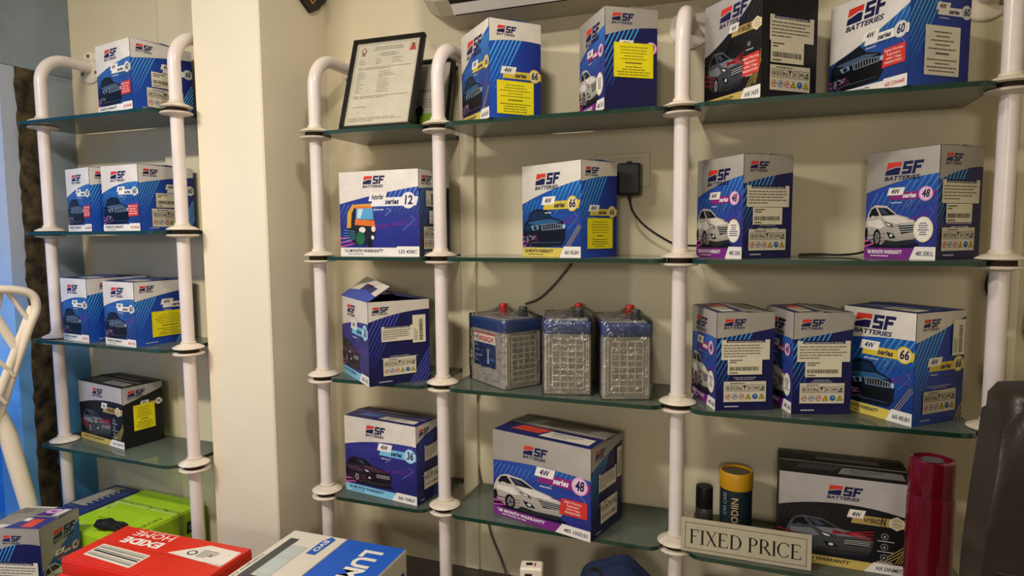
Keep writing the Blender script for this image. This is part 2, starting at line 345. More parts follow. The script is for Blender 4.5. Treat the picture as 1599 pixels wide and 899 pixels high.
def front_art(w, h, s, model, wv=(.60, .82, .76), months=None, lg=(.27, .80, .115), bd=(.37, .60, .60), sticker=None, red=False, car=True, n_label='series'):
    c = Cv(w, h); d = SER[s]; base_front(c, s, wv)
    sf_logo(c, lg[0]*w, lg[1]*h, lg[2]*h, 7)
    if s == 'hx':
        x, y, bw = bd[0]*w, bd[1]*h, bd[2]*w; bh = bw*.15
        c.para(x, y+.3*bh, .28*bw, 1.1*bh, .05*bw, 'efece4', 9); c.text('4W', x+.17*bw, y+.5*bh, .62*bh, '202020', 10, .03, .2, al='c', w=.16*bw)
        c.para(x+.08*bw, y-.4*bh, .98*bw, 1.15*bh, .04*bw, d['band'], 8); c.text('HYBRID', x+.30*bw, y-.15*bh, .7*bh, '1a1814', 10, .02, .15, w=.30*bw); c.text('N', x+.635*bw, y-.3*bh, 1.1*bh, '3a2c14', 10, .05, .15, al='c', w=.09*bw)
        c.ell(x+.86*bw, y+.2*bh, .14*bw, .14*bw, 'ece6d6', 10, 6, PI/6, 2*PI+PI/6); c.ell(x+.86*bw, y+.2*bh, .115*bw, .115*bw, 'cdbb8a', 11, 6, PI/6, 2*PI+PI/6); c.rect(x+.73*bw, y+.0*bh, .26*bw, .4*bh, 'ece6d6', 12); c.text('CARBON', x+.86*bw, y+.06*bh, .26*bh, '2a2418', 13, .01, al='c', w=.2*bw)
        for k in range(3):
            yy = y-.16*h-.115*h*k; c.ell(.80*w, yy+.02*h, .028*w, .028*w, '8a8a90', 8); c.ell(.80*w, yy+.02*h, .022*w, .022*w, '1a1a20', 9); c.poly([(.79*w, yy+.01*h), (.81*w, yy+.01*h), (.80*w, yy+.035*h)], 'c8c8cc', 10)
            c.rect(.75*w, yy-.035*h, .12*w, .008*h, 'c8c8cc', 8)
        for k in range(3): c.line([(.88*w+k*.018*w, .13*h), (1.0*w+k*.018*w, .42*h)], .006*w, 'c0a050', 8)
        for k in range(4): c.poly([(.42*w, (.36+.012*k)*h), (.72*w, (.44-.035*k)*h), (.72*w, (.448-.035*k)*h), (.42*w, (.375+.012*k)*h)], 'b0202c', 6)
        for k in range(3): c.poly([(0, (.34-.05*k)*h), (.22*w, (.28-.03*k)*h), (.22*w, (.285-.03*k)*h), (0, (.36-.05*k)*h)], '8c1c30', 6)
    else:
        badge(c, bd[0]*w, bd[1]*h, bd[2]*w, d['num'], d['band'], d['ell'], 8, txt='4W' if s != '12' else 'Autorider', scol=d['scol'])
        for k in range(3): c.poly([(.45*w, (.30+.03*k)*h), (.98*w, (.46-.05*k)*h), (.98*w, (.467-.05*k)*h), (.45*w, (.308+.03*k)*h)], '6c2f94', 3)
        c.line([(.58*w, .47*h), (.66*w, .53*h), (.61*w, .56*h)], .0035*w, 'b4c8e8', 3); c.line([(.80*w, .30*h), (.95*w, .42*h), (.90*w, .47*h)], .005*w, '5c98d8', 3)
        for k in range(3): c.poly([(0, (.10+.05*k)*h), (.3*w, (.17+.03*k)*h), (.3*w, (.178+.03*k)*h), (0, (.12+.05*k)*h)], 'c04c9c', 3)
    if car:
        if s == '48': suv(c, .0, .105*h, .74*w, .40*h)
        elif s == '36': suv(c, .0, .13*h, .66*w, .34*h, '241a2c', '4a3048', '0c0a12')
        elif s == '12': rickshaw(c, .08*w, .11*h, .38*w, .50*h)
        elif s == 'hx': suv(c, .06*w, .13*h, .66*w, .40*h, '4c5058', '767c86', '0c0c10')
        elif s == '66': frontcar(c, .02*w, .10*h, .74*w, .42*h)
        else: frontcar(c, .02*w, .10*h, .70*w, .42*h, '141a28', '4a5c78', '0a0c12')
    # bottom band
    if s in ('66', 'hx'):
        for k in range(3): c.line([(.70*w+k*.03*w, .05*h), (.96*w+k*.03*w, .34*h)], .006*w, 'c8b070', 4)
    c.rect(0, 0, w, .10*h, d['bot'], 8)
    c.text('*'+(months or d['num'])+' MONTH WARRANTY', .04*w, .045*h, .036*h, d['btx'], 9, .045, .25, w=.52*w); c.dashes(.10*w, .02*h, .5*w, 1, 1, .008*h, d['btx'], 9)
    c.poly([(.66*w, 0), (w, 0), (w, .115*h), (.73*w, .115*h)], 'f0ede8', 9); c.text(model, .86*w, .035*h, .04*h, 'c83a3a' if s == '60' else '23234e', 10, .03, .2, al='c', w=.23*w)
    if red:
        x, y, rw, rh = .70*w, .22*h, .27*w, .19*h
        c.poly([(x, y), (x+rw, y+.01*h), (x+rw, y+rh), (x+.02*w, y+rh-.01*h)], 'd63a34', 10)
        for k, t in enumerate(('Digital Warranty', 'Registration', 'within 7 Days', 'MANDATORY')): c.text(t, x+rw/2, y+rh*(.76-.2*k), .022*h, 'f6eeea', 11, .01, al='c')
    if sticker == 'oval':
        c.ell(.83*w, .27*h, .13*w, .115*h, 'e4e0b0', 10); c.ell(.83*w, .27*h, .12*w, .105*h, 'f2efe0', 11); c.dashes(.74*w, .32*h, .18*w, 6, .02*h, .010*h, '5a4a8a', 12, True)
    return c
def side_art(w, h, s, wv=(.66, .80, .86), lg=(.12, .86, .075), bdg=None, low=True, phone=True):
    c = Cv(w, h); d = SER[s]
    c.rect(0, 0, w, h, (lambda u, v: mix('17194c' if s != 'hx' else '101014', '1a1c5a' if s != 'hx' else '141418', v/h)) if s not in ('60', '66') else (lambda u, v: mix('2058cc', '17247a', .15+u/w*1.1)), 0)
    st = h*.03
    for k in range(7 if s != 'hx' else 0): c.poly([(-h*.22+k*st*1.5+a, b) for a, b in ((0, h*.22), (st*.6, h*.22), (st*.6+h*.33, h*.86), (h*.33, h*.86))], (lambda u, v: mix('1a2a80' if s not in ('60', '66') else '1f56c8', d['stripe'], (v/h-.28)*2.6)), 1)
    if low and s in ('36', '66', '60'):
        for k in range(6): c.poly([(w*.66+k*st*1.3+a, b) for a, b in ((0, 0), (st*.55, 0), (st*.55+h*.3, h*.48), (h*.3, h*.48))], d['stripe'] if s != '66' else ('c8b46a' if k > 2 else '2a5ab0'), 1)
    c.poly([(0, h)]+wave(w, h, *wv)+[(w, h)], (lambda u, v: mix(d['top'][1], d['top'][0], .6-.5*u/w)), 4)
    sf_logo(c, lg[0]*w, lg[1]*h, lg[2]*h, 5)
    if bdg: badge(c, bdg[0]*w, bdg[1]*h, bdg[2]*w, d['num'], d['band'], d['ell'], 5, scol=d['scol'])
    if phone:
        c.dashes(.2*w, .335*h, .6*w, 2, .018*h, .006*h, 'c8c8dc', 3, True); c.text('1800 102 8088', .5*w, .275*h, .024*h, 'e8e8f0', 3, .02, .1, al='c', w=.42*w); c.dashes(.15*w, .035*h, .45*w, 1, 1, .012*h, 'c8c8dc', 3)
    return c
def top_art(w, d, s):
    c = Cv(w, d); k = SER[s]; dk = '1c2466' if s != 'hx' else '141418'
    c.rect(0, 0, w, d, '6a675f' if s in ('48', 'hx') else '5c5a66', 0)
    c.rect(0, 0, w, .46*d, dk, 1)
    c.rect(0, .5*d, w, .5*d, '38363e' if s != '66' else '2a3c80', 1)
    c.poly([(.12*w, .18*d), (.42*w, .18*d), (.50*w, .40*d), (.18*w, .40*d)], 'd84a34' if s == '48' else '4a6ab8' if s != 'hx' else '3a3a40', 2)
    c.poly([(.45*w, .10*d), (.95*w, .10*d), (.95*w, .34*d), (.50*w, .36*d)], 'd9d4c4' if s != 'hx' else '8c8a86', 2); c.dashes(.55*w, .28*d, .3*w, 3, .06*d, .02*d, '444450', 3)
    c.poly([(.3*w, .56*d), (.8*w, .56*d), (.8*w, .76*d), (.3*w, .76*d)], '6c665c', 2)
    c.rect(0, .445*d, w, .04*d, '8c8478', 3)
    return c
# stickers -----------------------------------------------------------------
def sticker(kind, fw_, fh_, x, y, w, h):
    """canvas in face coordinates, returns (name, canvas)"""
    c = Cv(fw_, fh_); r = random.Random(int(abs(x)*99730+abs(y)*79190)+len(kind))
    if kind == 'yellow':
        c.rect(x, y, w, h, 'e8da18', 0); c.rect(x+.03*w, y+.03*h, .94*w, .94*h, 'f0e420', 1)
        c.dashes(x+.08*w, y+.86*h, .84*w, 5, .085*h, .024*h, '857f22', 2, True, r); c.dashes(x+.25*w, y+.40*h, .5*w, 1, 1, .04*h, '6a6420', 2, True, r); c.dashes(x+.06*w, y+.29*h, .88*w, 4, .075*h, .026*h, '706a1c', 2, True, r); return 'yellow_sticker', c
    if kind == 'white':
        c.rect(x, y, w, h, 'e6e2d2', 0); c.dashes(x+.08*w, y+.86*h, .84*w, 5, .085*h, .024*h, '55524a', 2, True, r); c.dashes(x+.25*w, y+.42*h, .5*w, 1, 1, .04*h, '55524a', 2, True, r); c.dashes(x+.06*w, y+.30*h, .88*w, 4, .075*h, .024*h, '5c594e', 2, True, r); return 'white_sticker', c
    if kind == 'instr':
        c.rect(x, y, w, h, 'e2dcc8', 0); c.rect(x+.10*w, y+.86*h, .80*w, .14*h, '20224e', 1); c.text('Important Instructions for Dealers', x+.5*w, y+.885*h, .075*h, 'f0ece0', 2, .01, al='c', w=.74*w)
        c.dashes(x+.04*w, y+.70*h, .92*w, 5, .135*h, .045*h, '6c685a', 2, False, r); return 'instruction_label', c
    if kind in ('bar', 'barv'):
        c.rect(x, y, w, h, 'e6e0c8', 0)
        if kind == 'bar':
            c.dashes(x+.06*w, y+.84*h, .4*w, 2, .13*h, .06*h, '3a382e', 2, False, r); xx = x+.06*w
            while xx < x+.9*w: ww = r.uniform(.008, .03)*w; c.rect(xx, y+.24*h, ww, .24*h, '26241e', 2); xx += ww+r.uniform(.01, .025)*w
            c.dashes(x+.06*w, y+.08*h, .5*w, 1, 1, .06*h, '3a382e', 2, False, r)
        else:
            yy = y+.08*h
            while yy < y+.85*h: hh = r.uniform(.006, .02)*h; c.rect(x+.5*w, yy, .28*w, hh, '26241e', 2); yy += hh+r.uniform(.008, .018)*h
            for k in range(3): c.rect(x+(.12+.1*k)*w, y+.08*h, .03*w, r.uniform(.3, .5)*h, '4a483e', 2)
        return 'barcode_label', c
    if kind == 'sym':
        c.rect(x, y, w, h, 'dcd6c2', 0); c.dashes(x+.15*w, y+.89*h, .7*w, 1, 1, .04*h, '4a463a', 2, False, r)
        for k in range(7):
            xx = x+(.04+.135*k)*w; c.line([(xx, y+.52*h), (xx+.11*w, y+.52*h), (xx+.11*w, y+.82*h), (xx, y+.82*h), (xx, y+.52*h)], .01*w, '6a665a', 1)
        c.text('Pb', x+.365*w, y+.58*h, .16*h, '26241e', 2, .02, al='c', w=.085*w); c.text('PP', x+.775*w, y+.58*h, .16*h, '26241e', 2, .02, al='c', w=.085*w)
        for k in (0, 1): c.line([(x+(.20+.05*k)*w, y+.58*h), (x+(.20+.05*k)*w, y+.77*h)], .018*w, '26241e', 2)
        c.poly([(x+.46*w, y+.80*h), (x+.53*w, y+.80*h), (x+.50*w, y+.66*h), (x+.50*w, y+.56*h), (x+.485*w, y+.56*h), (x+.485*w, y+.66*h)], '26241e', 2); c.ell(x+.095*w, y+.67*h, .04*w, .1*h, '8a867a', 2); c.line([(x+.58*w, y+.77*h), (x+.66*w, y+.58*h)], .014*w, '5a564a', 2); c.line([(x+.66*w, y+.77*h), (x+.58*w, y+.58*h)], .014*w, '5a564a', 2); c.rect(x+.86*w, y+.56*h, .09*w, .06*h, '26241e', 2); c.poly([(x+.87*w, y+.66*h), (x+.95*w, y+.66*h), (x+.93*w, y+.78*h)], '26241e', 2)
        for k, q in enumerate(('r', 'b', 'r', 'y', 'd', 'y')):
            xx = x+(.10+.16*k)*w; yy = y+.26*h; R = .065*w
            if q == 'y': c.poly([(xx-R*1.1, yy-R*.9), (xx+R*1.1, yy-R*.9), (xx, yy+R*1.1)], '1c1a10', 2); c.poly([(xx-R*.8, yy-R*.72), (xx+R*.8, yy-R*.72), (xx, yy+R*.75)], 'e2c41c', 3); c.rect(xx-.12*R, yy-.5*R, .24*R, .7*R, '1c1a10', 4)
            else:
                c.ell(xx, yy, R, R, {'r': 'c03a2c', 'b': '2a62a8', 'd': '2a62a8'}[q], 2)
                if q != 'd': c.ell(xx, yy, R*.76, R*.76, 'e8e2d4', 3); c.line([(xx-.5*R, yy-.4*R), (xx+.4*R, yy+.5*R)], .3*R, {'r': 'c03a2c', 'b': '2a62a8'}[q], 4); c.rect(xx-.5*R, yy-.1*R, R, .25*R, '2a2a2a', 4)
                else: c.ell(xx, yy+.2*R, .3*R, .3*R, 'a8c4e0', 3)
        return 'symbol_panel', c

CARD = {'48': '8f8a82', 'hx': '17171b', '66': '24408c', '60': '2a3a86', '36': '3a3868', '12': 'a8a098'}
for k, v in CARD.items(): mat('carton_'+k, v, .55, 0, .3, .12, 20)
mat('carton_kraft', 'a08a68', .8, 0, .2, .15, 30)
def carton(name, fit, z, s, label, group, front, side, stickers=(), top=True, open_top=False, fstick=(), cat='battery box'):
    mx, my, th, wf, ws, h = fit
    ax, ay, bx, by = -math.cos(th), math.sin(th), math.sin(th), math.cos(th)
    cx, cy = mx+(wf*ax+ws*bx)/2, my+(wf*ay+ws*by)/2
    root = empty(name, (cx, cy, z), -th, label, cat, group)
    hw, hd = wf/2, ws/2; t = .003
    # body as a carton tube with a floor; the lid flaps close it
    bm = bmesh.new(); abox(bm, (-hw, -hd, 0), (hw, hd, h-.004), .0022, 2)
    if open_top: bmesh.ops.delete(bm, geom=[f for f in bm.faces if f.normal.z > .95], context='FACES')
    body = fromb('body', bm, 'carton_'+s, root)
    F = lambda u, v, o: (u-hw, -hd-o, v)
    D = lambda u, v, o: (hw+o, u-hd, v)
    fp = front.build('front_print', F, root); sp = side.build('side_print', D, root)
    for st in stickers:
        nm, c = sticker(st[0], ws, h, st[1]*ws, st[2]*h, st[3]*ws, st[4]*h); c.build(nm, D, root, PAPER, .0021+.0007*(st[0] in ('bar', 'barv')))
    for st in fstick:
        nm, c = sticker(st[0], wf, h, st[1]*wf, st[2]*h, st[3]*wf, st[4]*h); c.build(nm, F, root, PAPER, .0024)
    if not open_top:
        # two long lid flaps meeting at the middle seam, slightly uneven
        for sg in (-1, 1):
            bm = bmesh.new(); abox(bm, (-hw+.001, -.0 if sg > 0 else -hd+.0005, h-.0035), (hw-.001, hd-.0005 if sg > 0 else 0, h), .0008)
            for v in bm.verts:
                v.co.z += .004*max(0, 1-abs(v.co.y)/hd)*(1.3 if sg > 0 else .6)
            fl = fromb('lid_flap', bm, 'carton_'+s, root)
        ta = top_art(wf-.004, ws-.002, s)
        def T(u, v, o):
            y = v-hd+.001; return (u-hw+.002, y, h+.004*max(0, 1-abs(y)/hd)*(1.3 if y > 0 else .6)+o+.0003)
        # split the top print at the seam so it follows both flaps
        if top: ta.build('top_print', T, root)
    return root

# ------------------------------------------------------------------ the setting (z relative to shelf row 2, shifted at the end)
FL, CE = -Z0, 1.15
struct('floor', (-2.19, -3.6, FL-.1), (1.3, .4, FL), 'floor_tile')
struct('ceiling', (-2.4, -3.7, CE), (1.4, .4, CE+.1), 'ceiling_paint')
struct('wall_back', (-1.26, .19, FL), (1.3, .32, CE), 'wall_cream')
struct('wall_back_left', (-2.19, .05, FL), (-1.49, .32, CE), 'wall_cream')
struct('wall_column', (-1.49, -.10, FL), (-1.255, .32, CE), 'column_paint', .004)
struct('wall_right', (1.2, -3.6, FL), (1.3, .19, CE), 'wall_cream')
struct('wall_front', (-2.3, -3.7, FL), (1.4, -3.6, CE), 'wall_cream')
struct('trim_1', (-.800, .178, -.95), (-.752, .191, .62), 'wall_cream', .003)
struct('trim_2', (.528, .165, -.95), (.548, .191, CE), 'wall_cream', .003)
struct('trim_3', (-1.765, .030, -.95), (-1.491, .051, CE), 'wall_cream', .003)
# left wall with the street opening: plaster return, chipped dark stone strip, pale jamb, lintel
mat('stone_dark', '2b2620', .85, 0, .2, .5, 22, 1.0, 45, '5e523c')
mt = mat('jamb_paint', 'a9b0bd', .6, 0, .3, .14, 6, .2, 50)
def light_ramp(name, topc, lowc, z, soft):
    """blue light painted into the wall colour: pale above, bluer below, soft uneven border"""
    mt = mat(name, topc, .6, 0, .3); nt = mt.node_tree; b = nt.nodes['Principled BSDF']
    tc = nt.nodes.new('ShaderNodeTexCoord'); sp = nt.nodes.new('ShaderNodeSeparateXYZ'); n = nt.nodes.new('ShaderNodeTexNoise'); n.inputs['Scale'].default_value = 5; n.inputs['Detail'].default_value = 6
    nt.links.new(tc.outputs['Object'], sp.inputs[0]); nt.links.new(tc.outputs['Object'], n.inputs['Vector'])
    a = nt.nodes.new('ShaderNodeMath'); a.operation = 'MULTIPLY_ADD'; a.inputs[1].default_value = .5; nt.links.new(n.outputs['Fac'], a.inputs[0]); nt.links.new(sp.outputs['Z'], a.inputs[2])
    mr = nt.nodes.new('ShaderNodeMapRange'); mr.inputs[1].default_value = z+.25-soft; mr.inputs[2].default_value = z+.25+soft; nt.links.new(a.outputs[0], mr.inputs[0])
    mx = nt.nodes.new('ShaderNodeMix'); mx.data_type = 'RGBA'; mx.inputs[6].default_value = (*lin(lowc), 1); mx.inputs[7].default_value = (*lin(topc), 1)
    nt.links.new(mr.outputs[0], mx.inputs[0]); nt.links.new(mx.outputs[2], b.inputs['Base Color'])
light_ramp('plaster_painted_light', '93a0ab', '5aa4e4', -.25, .25)  # bluish light on the lower plaster, blended into its base colour
light_ramp('jamb_painted_light', 'aab4c4', '6cacea', -.15, .25)  # same blue light put into the jamb colour
struct('wall_left', (-2.34, -.12, FL), (-2.19, .32, .598), 'plaster_painted_light')
struct('wall_left_lintel', (-2.34, -1.6, .598), (-2.188, .32, CE), 'blue_grey_plaster', .003)
struct('wall_left_far', (-2.34, -3.6, FL), (-2.19, -1.6, CE), 'blue_grey_plaster')
def jag(name, y0, y1, slope, x0, x1, amp, mtn):
    r = random.Random(3); n = 60; L, R_ = [], []
    for i in range(n+1):
        z = -.95+(.598+.95)*i/n; sh = slope*(.2-z)
        L.append((y0-sh+r.uniform(-amp, amp), z)); R_.append((y1-sh+r.uniform(-amp, amp)*1.6, z))
    return tag(prism(name, L+R_[::-1], x0, x1, mtn, None, 'x'), kind='structure')
jag('wall_left_stone', -.144, -.077, .012, -2.20, -2.182, .004, 'stone_dark')
jag('wall_left_jamb', -.187, -.138, .006, -2.30, -2.186, .0012, 'jamb_painted_light')
# street outside
mat('street', '7c8894', .8, 0, .3, .25, 3); mat('street_wall', 'b4c4d2', .8, 0, .3, .2, 2)
struct('ground', (-9, -6, FL-.25), (-2.34, 6, FL-.12), 'street')
struct('floor_ledge', (-2.60, -1.6, FL-.12), (-2.186, -.19, -.952), 'street')
struct('wall_street', (-6.2, -6, FL-.2), (-6.0, 6, 2.6), 'street_wall')
mat('grille', '4a6c8c', .5, .3); mat('shutter', '6e9cc4', .5, .2, .4)
g = empty('window_grille', (-5.98, 2.0, -.1), 0, 'blue metal window grille across the street behind the doorway', 'window grille')
for k in range(15): box('bar', (0, -1.0+k*.14, 0), (.02, -.98+k*.14, 1.3), 'grille', g)
for k in range(5): box('cross_bar', (0, -1.0, .05+.28*k), (.025, .98, .075+.28*k), 'grille', g)
g = empty('roller_shutter', (-5.96, 1.7, FL-.12), 0, 'blue slatted roller shutter across the street', 'shutter')
for k in range(11): box('slat', (0, -1.6, .02+k*.1), (.03, 1.6, .112+k*.1), 'shutter', g, .008)
# parked scooter
mat('scooter_blue', '2f6fb0', .25, 0, .5, coat=.5); mat('tyre', '121214', .8); mat('chrome', 'b8c0c8', .15, 1)
sc = empty('scooter', (-3.55, .62, FL-.12), 1.2, 'parked blue scooter seen through the street doorway', 'scooter')
for x in (-.6, .6):
    w = lathe('wheel', [(.12, -.04), (.21, -.045), (.235, -.02), (.235, .02), (.21, .045), (.12, .04)], 'tyre', sc, (x, 0, .235), 24, 'y'); lathe('hub', [(.05, -.05), (.12, -.03), (.12, .03), (.05, .05)], 'chrome', w, (x, 0, .235), 16, 'y')
prism('body_panel', [(-.85, .45), (-.9, .62), (-.6, .78), (-.1, .74), (.02, .40), (.3, .30), (.42, .42), (.45, .95), (.52, 1.0), (.60, .9), (.50, .30), (.2, .2), (-.3, .22), (-.55, .40)], -.12, .12, 'scooter_blue', sc, 'y')
box('saddle', (-.85, -.13, .75), (-.1, .13, .86), 'black_plastic', sc, .04, 3, True)
tube('handlebar', [(.46, -.34, 1.06), (.5, -.15, 1.02), (.5, .15, 1.02), (.46, .34, 1.06)], .018, 'black_plastic', sc)
lathe('headlamp', [(.0, .0), (.07, .02), (.085, .06), (.07, .08)], 'chrome', sc, (.56, 0, .96), 18, 'x')
for s_ in (-1, 1):
    q = tube('mirror_stem', [(.47, .25*s_, 1.05), (.45, .28*s_, 1.22)], .006, 'chrome', sc); lathe('mirror', [(.0, -.01), (.055, -.005), (.055, .008), (0, .012)], 'black_plastic', q, (.45, .28*s_, 1.27), 16, 'x')

# counter running along the wall, cut round the column
mat('counter_top', '3b3430', .18, 0, .5, .15, 12); mat('counter_panel', '6b4a34', .5, 0, .3, .25, 6)
ct = empty('counter', (0, 0, -1.4), 0, 'dark low counter under the shelves carrying boxes', 'counter')
bm = bmesh.new(); aprism(bm, [(-2.18, -.80), (-.60, -.80), (-.60, -.25), (1.15, -.25), (1.15, .185), (-1.25, .185), (-1.25, -.105), (-1.495, -.105), (-1.495, .025), (-1.77, .025), (-1.77, .045), (-2.18, .045)], .41, .45)
fromb('worktop', bm, 'counter_top', ct)
box('front_panel', (-2.17, -.76, .06), (-.62, -.74, .41), 'counter_panel', ct); box('front_panel', (-.62, -.22, .06), (1.14, -.20, .41), 'counter_panel', ct)
for x, y in ((-2.15, -.74), (-1.0, -.74), (-.63, -.74), (.1, -.20), (1.12, -.20)): box('side_panel', (x-.01, y, 0), (x+.01, -.12, .41), 'counter_panel', ct)
box('plinth', (-2.15, -.70, 0), (-.64, -.68, .06), 'counter_top', ct)

# ------------------------------------------------------------------ shelf posts and glass
HM = [.34, 0, -.34, -.68]; HL = [.414, .075, -.264, -.605]
R0, RF, GT = .0172, .042, .010           # pipe radius, flange radius, glass thickness
def post(x, y, heights, wall, bend_z, label, group, base=-.95):
    p = empty('shelf_post', (x, y, base), 0, label, 'shelf post', group)
    zs = sorted(heights); prev = 0
    for i, zz in enumerate(zs):
        z = zz-base
        lathe('pipe', [(R0, prev), (R0, z-GT/2-.006)], 'pipe_paint', p)
        lathe('flange', [(R0, z-GT/2-.012), (.026, z-GT/2-.009), (RF, z-GT/2-.006), (RF+.001, z-GT/2-.003), (RF-.002, z-GT/2-.001)], 'flange_paint', p)
        lathe('gasket', [(.028, z-GT/2-.001), (.028, z+GT/2+.001)], 'gasket', p)
        lathe('flange', [(RF-.002, z+GT/2+.001), (RF+.001, z+GT/2+.003), (RF, z+GT/2+.005), (.030, z+GT/2+.011), (.021, z+GT/2+.014), (.0205, z+GT/2+.020), (R0, z+GT/2+.021)], 'flange_paint', p)
        prev = z+GT/2+.02
    r = .085; d = wall-y; cz = bend_z-base
    pts = [(0, 0, prev), (0, 0, (prev+cz-r)/2), (0, 0, cz-r)]+[(0, r-r*math.cos(a), cz-r+r*math.sin(a)) for a in [PI/2*i/10 for i in range(1, 11)]]+[(0, d-.004, cz)]
    tube('bent_pipe', pts, R0, 'pipe_paint', p, 28)
    w = lathe('wall_plate', [(.052, d-.0005), (.052, d-.006), (.048, d-.008), (R0, d-.008)], 'flange_paint', p, (0, 0, cz), 28, 'y')
    for k in range(3):
        a = PI/2+k*2*PI/3; lathe('screw', [(.006, d-.008), (.005, d-.011)], 'screw', w, (.037*math.cos(a), 0, cz+.037*math.sin(a)), 10, 'y')
    return p
XA, XB, XC, XD, YA = -1.143, -.773, -.157, .459, -.021
gp = 'white shelf posts of the back wall'
post(XA, YA, HM, .19, .555, 'white bent pipe shelf post nearest the cream column', gp)
post(XB, 0, HM, .19, .555, 'white bent pipe shelf post in front of the certificate frames', gp)
post(XC, 0, HM, .19, .575, 'white bent pipe shelf post beside the fixed price sign', gp)
post(XD, 0, HM, .19, .57, 'white bent pipe shelf post at the right end of the back wall', gp)
XE, XF = -2.095, -1.517
gl = 'white shelf posts of the left alcove'
post(XE, -.121, HL, .05, .628, 'white bent pipe shelf post beside the street doorway', gl)
post(XF, -.141, HL, .03, .628, 'white bent pipe shelf post against the left edge of the column', gl)
def shelf(x0, x1, y0, y1, z, label, group, cl=.035, cr=.035, dy=0, hole=None):
    """glass slab with rounded front corners; y0 front, dy lets the front edge run off parallel"""
    o = []
    def arc(cx, cy, r, a0, a1):
        for i in range(6):
            a = a0+(a1-a0)*i/5; o.append((cx+r*math.cos(a), cy+r*math.sin(a)))
    arc(x0+cl, y0+cl, cl, PI, 1.5*PI); arc(x1-cr, y0+dy+cr, cr, 1.5*PI, 2*PI); o.append((x1, y1)); o.append((x0, y1))
    if hole:      # drilled for the post: a slit runs from the left edge to the hole
        hx, hy, hr = hole; o += [(x0, hy)]+[(hx+hr*math.cos(PI+2*PI*i/20), hy+hr*math.sin(PI+2*PI*i/20)) for i in range(21)]+[(x0, hy-.0002)]
    ob = prism('glass_shelf', [(a-x0, b-y0) for a, b in o], -GT/2, GT/2, [GLASS, 'glass_edge'], None, 'z', (0, 1))
    ob.location = (x0, y0, z); tag(ob, label, 'glass shelf', group); return ob
gsh = 'glass shelves of the back wall'; rows = ('top', 'second', 'third', 'bottom')
units = [((XA+.029, XB-.029, -.052, .186), 'between the first two posts right of the column'), ((XB+.029, XC-.029, -.050, .176), 'in the middle of the back wall'), ((XC+.029, XD-.029, -.056, .186), 'at the right of the back wall')]
for j, z in enumerate(HM):
    for i, ((a, b, c, d), t) in enumerate(units):
        shelf(a, b, c, d, z, '%s green-edged glass shelf %s' % (rows[j], t), gsh)
for j, z in enumerate(HL):
    shelf(XE-.052, XF-.029, -.175, .028, z, '%s green-edged glass shelf in the left alcove' % rows[j], 'glass shelves of the left alcove', .03, .05, -.012, (XE, -.121, .0285))

# ------------------------------------------------------------------ battery cartons
FIT = {'66a': (-0.6036, -0.0586, 0.7584, 0.1786, 0.1405, 0.235), '48a': (-0.3217, -0.0581, 0.9496, 0.156, 0.1294, 0.226), 'hyb1': (0.0088, -0.0586, 0.8402, 0.1846, 0.1497, 0.2361), '60a': (0.2735, -0.0653, 0.9085, 0.198, 0.1557, 0.2057), '12': (-0.8305, -0.009, 0.028, 0.2531, 0.1723, 0.2318), '66b': (-0.3823, -0.0336, 0.5096, 0.2107, 0.1273, 0.2316), '48b': (-0.0212, -0.0301, 0.8669, 0.1629, 0.1341, 0.2276), '48c': (0.3433, -0.0262, 0.818, 0.16, 0.1323, 0.2278), '36o': (-0.9327, -0.1068, 0.6746, 0.2389, 0.1715, 0.2234), '48d': (-0.0693, -0.0451, 1.1749, 0.1686, 0.1296, 0.2211), '48e': (0.0886, -0.0201, 1.2305, 0.1479, 0.1269, 0.224), '66c': (0.3127, -0.0425, 0.8175, 0.1679, 0.1517, 0.2329), '36b': (-0.8404, -0.0321, 0.1408, 0.2564, 0.1024, 0.2204), '48f': (-0.347, -0.0749, 0.2626, 0.2914, 0.1655, 0.2278), 'L1': (-1.6231, -0.1883, 0.1833, 0.1794, 0.1799, 0.1923), 'L2': (-1.8388, -0.1702, 0.2165, 0.1478, 0.1846, 0.1886), 'L3': (-1.6424, -0.1706, 0.0629, 0.159, 0.182, 0.1891), 'L4': (-1.8939, -0.1607, 0.1549, 0.1489, 0.1844, 0.1944), 'L5': (-1.6732, -0.18, 0.1521, 0.1577, 0.1833, 0.1899), 'L6': (-1.822, -0.122, 0.17, 0.255, 0.127, 0.1935)}
G2 = GT/2+.0003
def cart(key, z, s, label, group, fa, sa, stk=(), **k):
    f = FIT[key]; fr = front_art(f[3], f[5], s, **fa); sd = side_art(f[4], f[5], s, **sa)
    return carton('battery_carton', f, z+G2, s, label, group, fr, sd, stk, **k)
G1, Gm = 'battery cartons of the left alcove', 'battery cartons on the back wall shelves'
w48 = (.58, .80, .80); lg48 = (.28, .775, .115)
instr = [('instr', .08, .52, .84, .205), ('bar', .19, .37, .60, .17), ('sym', .13, .09, .74, .21)]
cart('66a', HM[0], '66', 'blue carton numbered 66 with yellow sticker beside the framed certificate', Gm, dict(model='66S 45LBH', wv=(.58, .78, .92), lg=(.22, .76, .13), bd=(.40, .56, .60)), dict(wv=(.77, .83, .80), lg=(.14, .87, .07), bdg=(.20, .44, .78), low=False, phone=False), [('yellow', .13, .05, .72, .34)])
cart('48a', HM[0], '48', 'silver and purple carton numbered 48 with square yellow sticker on top shelf', Gm, dict(model='48S 35L', wv=(.60, .78, .82), lg=lg48, bd=(.33, .58, .62), sticker='oval'), dict(wv=(.72, .82, .82), lg=(.12, .87, .075), bdg=(.24, .60, .74), low=False, phone=False), [('yellow', .16, .32, .76, .34)])
